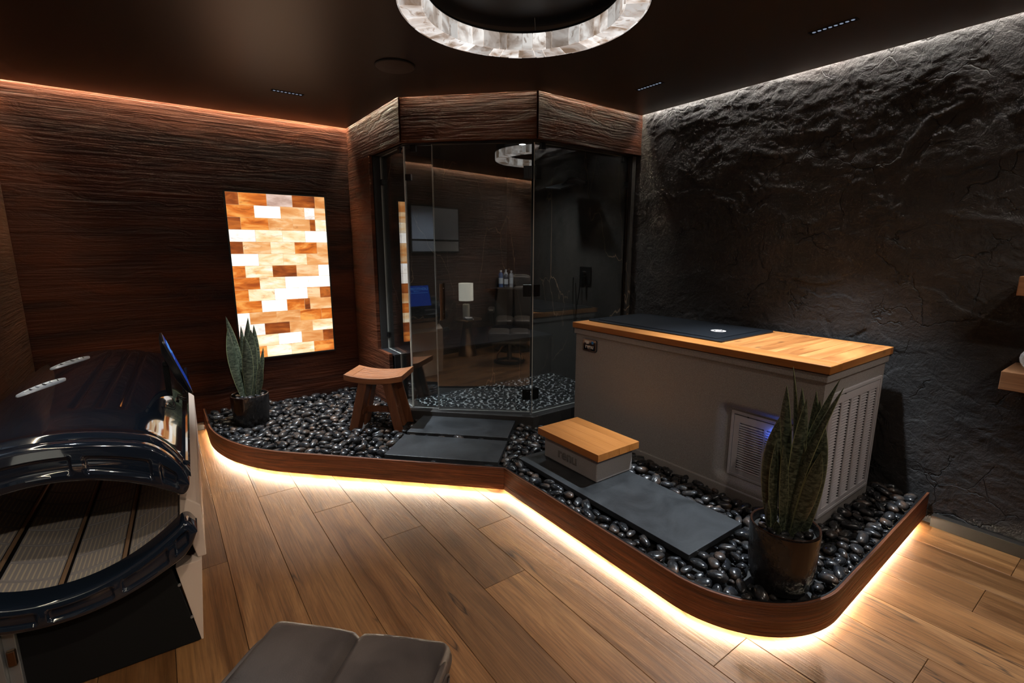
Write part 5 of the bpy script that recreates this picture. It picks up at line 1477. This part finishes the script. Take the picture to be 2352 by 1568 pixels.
# recliner behind it, outside the frame but mirrored in the shower door
ch = thing('leather_recliner', 'black leather recliner seen mirrored in the shower door', 'armchair', (-.33, .47, 0), FA)
for sx in (-1, 1):
    cushion('seat_cushion', .27, .54, .15, MAT['leather'], ch, (sx*.133, .02, .42), e=5, crown=.015)
    cushion('back_cushion', .265, .15, .52, MAT['leather'], ch, (sx*.130, -.27, .69), rot=(.22, 0, sx*-.16), e=5)
    cushion('arm_pad', .10, .44, .07, MAT['leather'], ch, (sx*.335, -.02, .60), e=4)
    m = MB(); m.tube([(sx*.335, .12, .58), (sx*.325, .08, .44), (sx*.30, .0, .33)], .022, 8); m.build('arm_support', MAT['leather'], ch, smooth=True)
cushion('headrest', .52, .12, .17, MAT['leather'], ch, (0, -.335, 1.01), rot=(.18, 0, 0), e=4)
cushion('back_shell', .60, .07, .84, MAT['leather'], ch, (0, -.365, .70), rot=(.2, 0, 0), e=6)
m = MB(); m.box((-.27, -.27, .28), (.27, .27, .345)); m.build('seat_frame', MAT['leather'], ch, bevel=0.02, seg=3)
m = MB(); m.tube([(0, 0, .03), (0, 0, .28)], .035, 16); m.build('column', MAT['bronze_dark'], ch, smooth=True)
for sx in (-1, 1):
    m = MB(); m.tube([(sx*.03, 0, .25), (sx*.14, .02, .20), (sx*.22, .04, .10), (sx*.24, .02, .03)], .014, 8); m.build('curved_leg', MAT['brass'], ch, smooth=True)
m = MB(); m.lathe([(.20, 0), (.29, 0), (.29, .024), (.20, .024)], 44, closed=True); m.build('base_ring', MAT['bronze_dark'], ch, smooth=True, auto=40)
# side table, lamp, books
TB = (-.50, 1.235)
st = thing('side_table', 'round bronze pedestal side table mirrored in the shower door', 'side table', (*TB, 0))
m = MB(); m.lathe([(0.001, .505), (.20, .505), (.212, .515), (.212, .527), (.205, .530), (0.001, .530)], 48); m.build('table_top', MAT['brass'], st, smooth=True, auto=40)
m = MB(); m.lathe([(0.001, 0), (.135, 0), (.135, .012), (.05, .50), (.09, .505), (0.001, .505)], 40); m.build('pedestal', MAT['brass'], st, smooth=True, auto=40)
lp = thing('table_lamp', 'white drum shade table lamp on the round side table', 'lamp', (TB[0] - .05, TB[1] - .03, .530))
m = MB(); m.lathe([(0.001, 0), (.050, 0), (.050, .19), (.044, .20), (0.001, .20)], 28); m.build('lamp_base', plain('travertine', (0.45, 0.42, 0.36), 0.6), lp, smooth=True, auto=40)
m = MB(); m.tube([(0, 0, .20), (0, 0, .27)], .006, 8); m.build('stem', MAT['brass'], lp)
m = MB(); m.lathe([(.100, .25), (.103, .25), (.103, .495), (.100, .495)], 40, closed=True)
sh = NT('linen_shade'); sh.set(Base_Color=(0.72, 0.70, 0.62), Roughness=0.9, Emission_Color=(0.85, 0.82, 0.70), Emission_Strength=0.9); m.build('shade', sh.m, lp, smooth=True, auto=40)
for k, (dx, dy, a, c, lab) in enumerate(((.10, .05, .3, (0.35, 0.36, 0.38), 'grey paperback lying at the bottom of the side table stack'), (.10, .055, .5, (0.55, 0.56, 0.58), 'pale paperback lying on top of the side table stack'))):
    m = MB(); m.box((-.07, -.05, 0), (.07, .05, .014)); o = m.build('book', plain('book_cover', c, 0.5), None, bevel=0.001, loc=(TB[0] + dx, TB[1] + dy, .5305 + k*.0146), rot=(0, 0, a)); setp(o, lab, 'book', 'books on the side table')
# wide framed print on the left wall, mirrored in the shower glass
t = thing('framed_print', 'wide grey framed print on the left wood wall', 'picture', (XL, 1.83, 1.755))
m = MB(); m.box((0, -.675, -.305), (.022, .675, .305)); m.build('frame', MAT['black_matte'], t, bevel=0.003)
m = MB(); m.box((.0222, -.655, -.13), (.024, .655, .287)); m.build('upper_sheet', plain('grey_blue_print', (0.42, 0.47, 0.54), 0.25), t)
m = MB(); m.box((.0222, -.655, -.287), (.024, .655, -.155)); m.build('lower_sheet', plain('pale_grey_print', (0.36, 0.38, 0.41), 0.3), t)
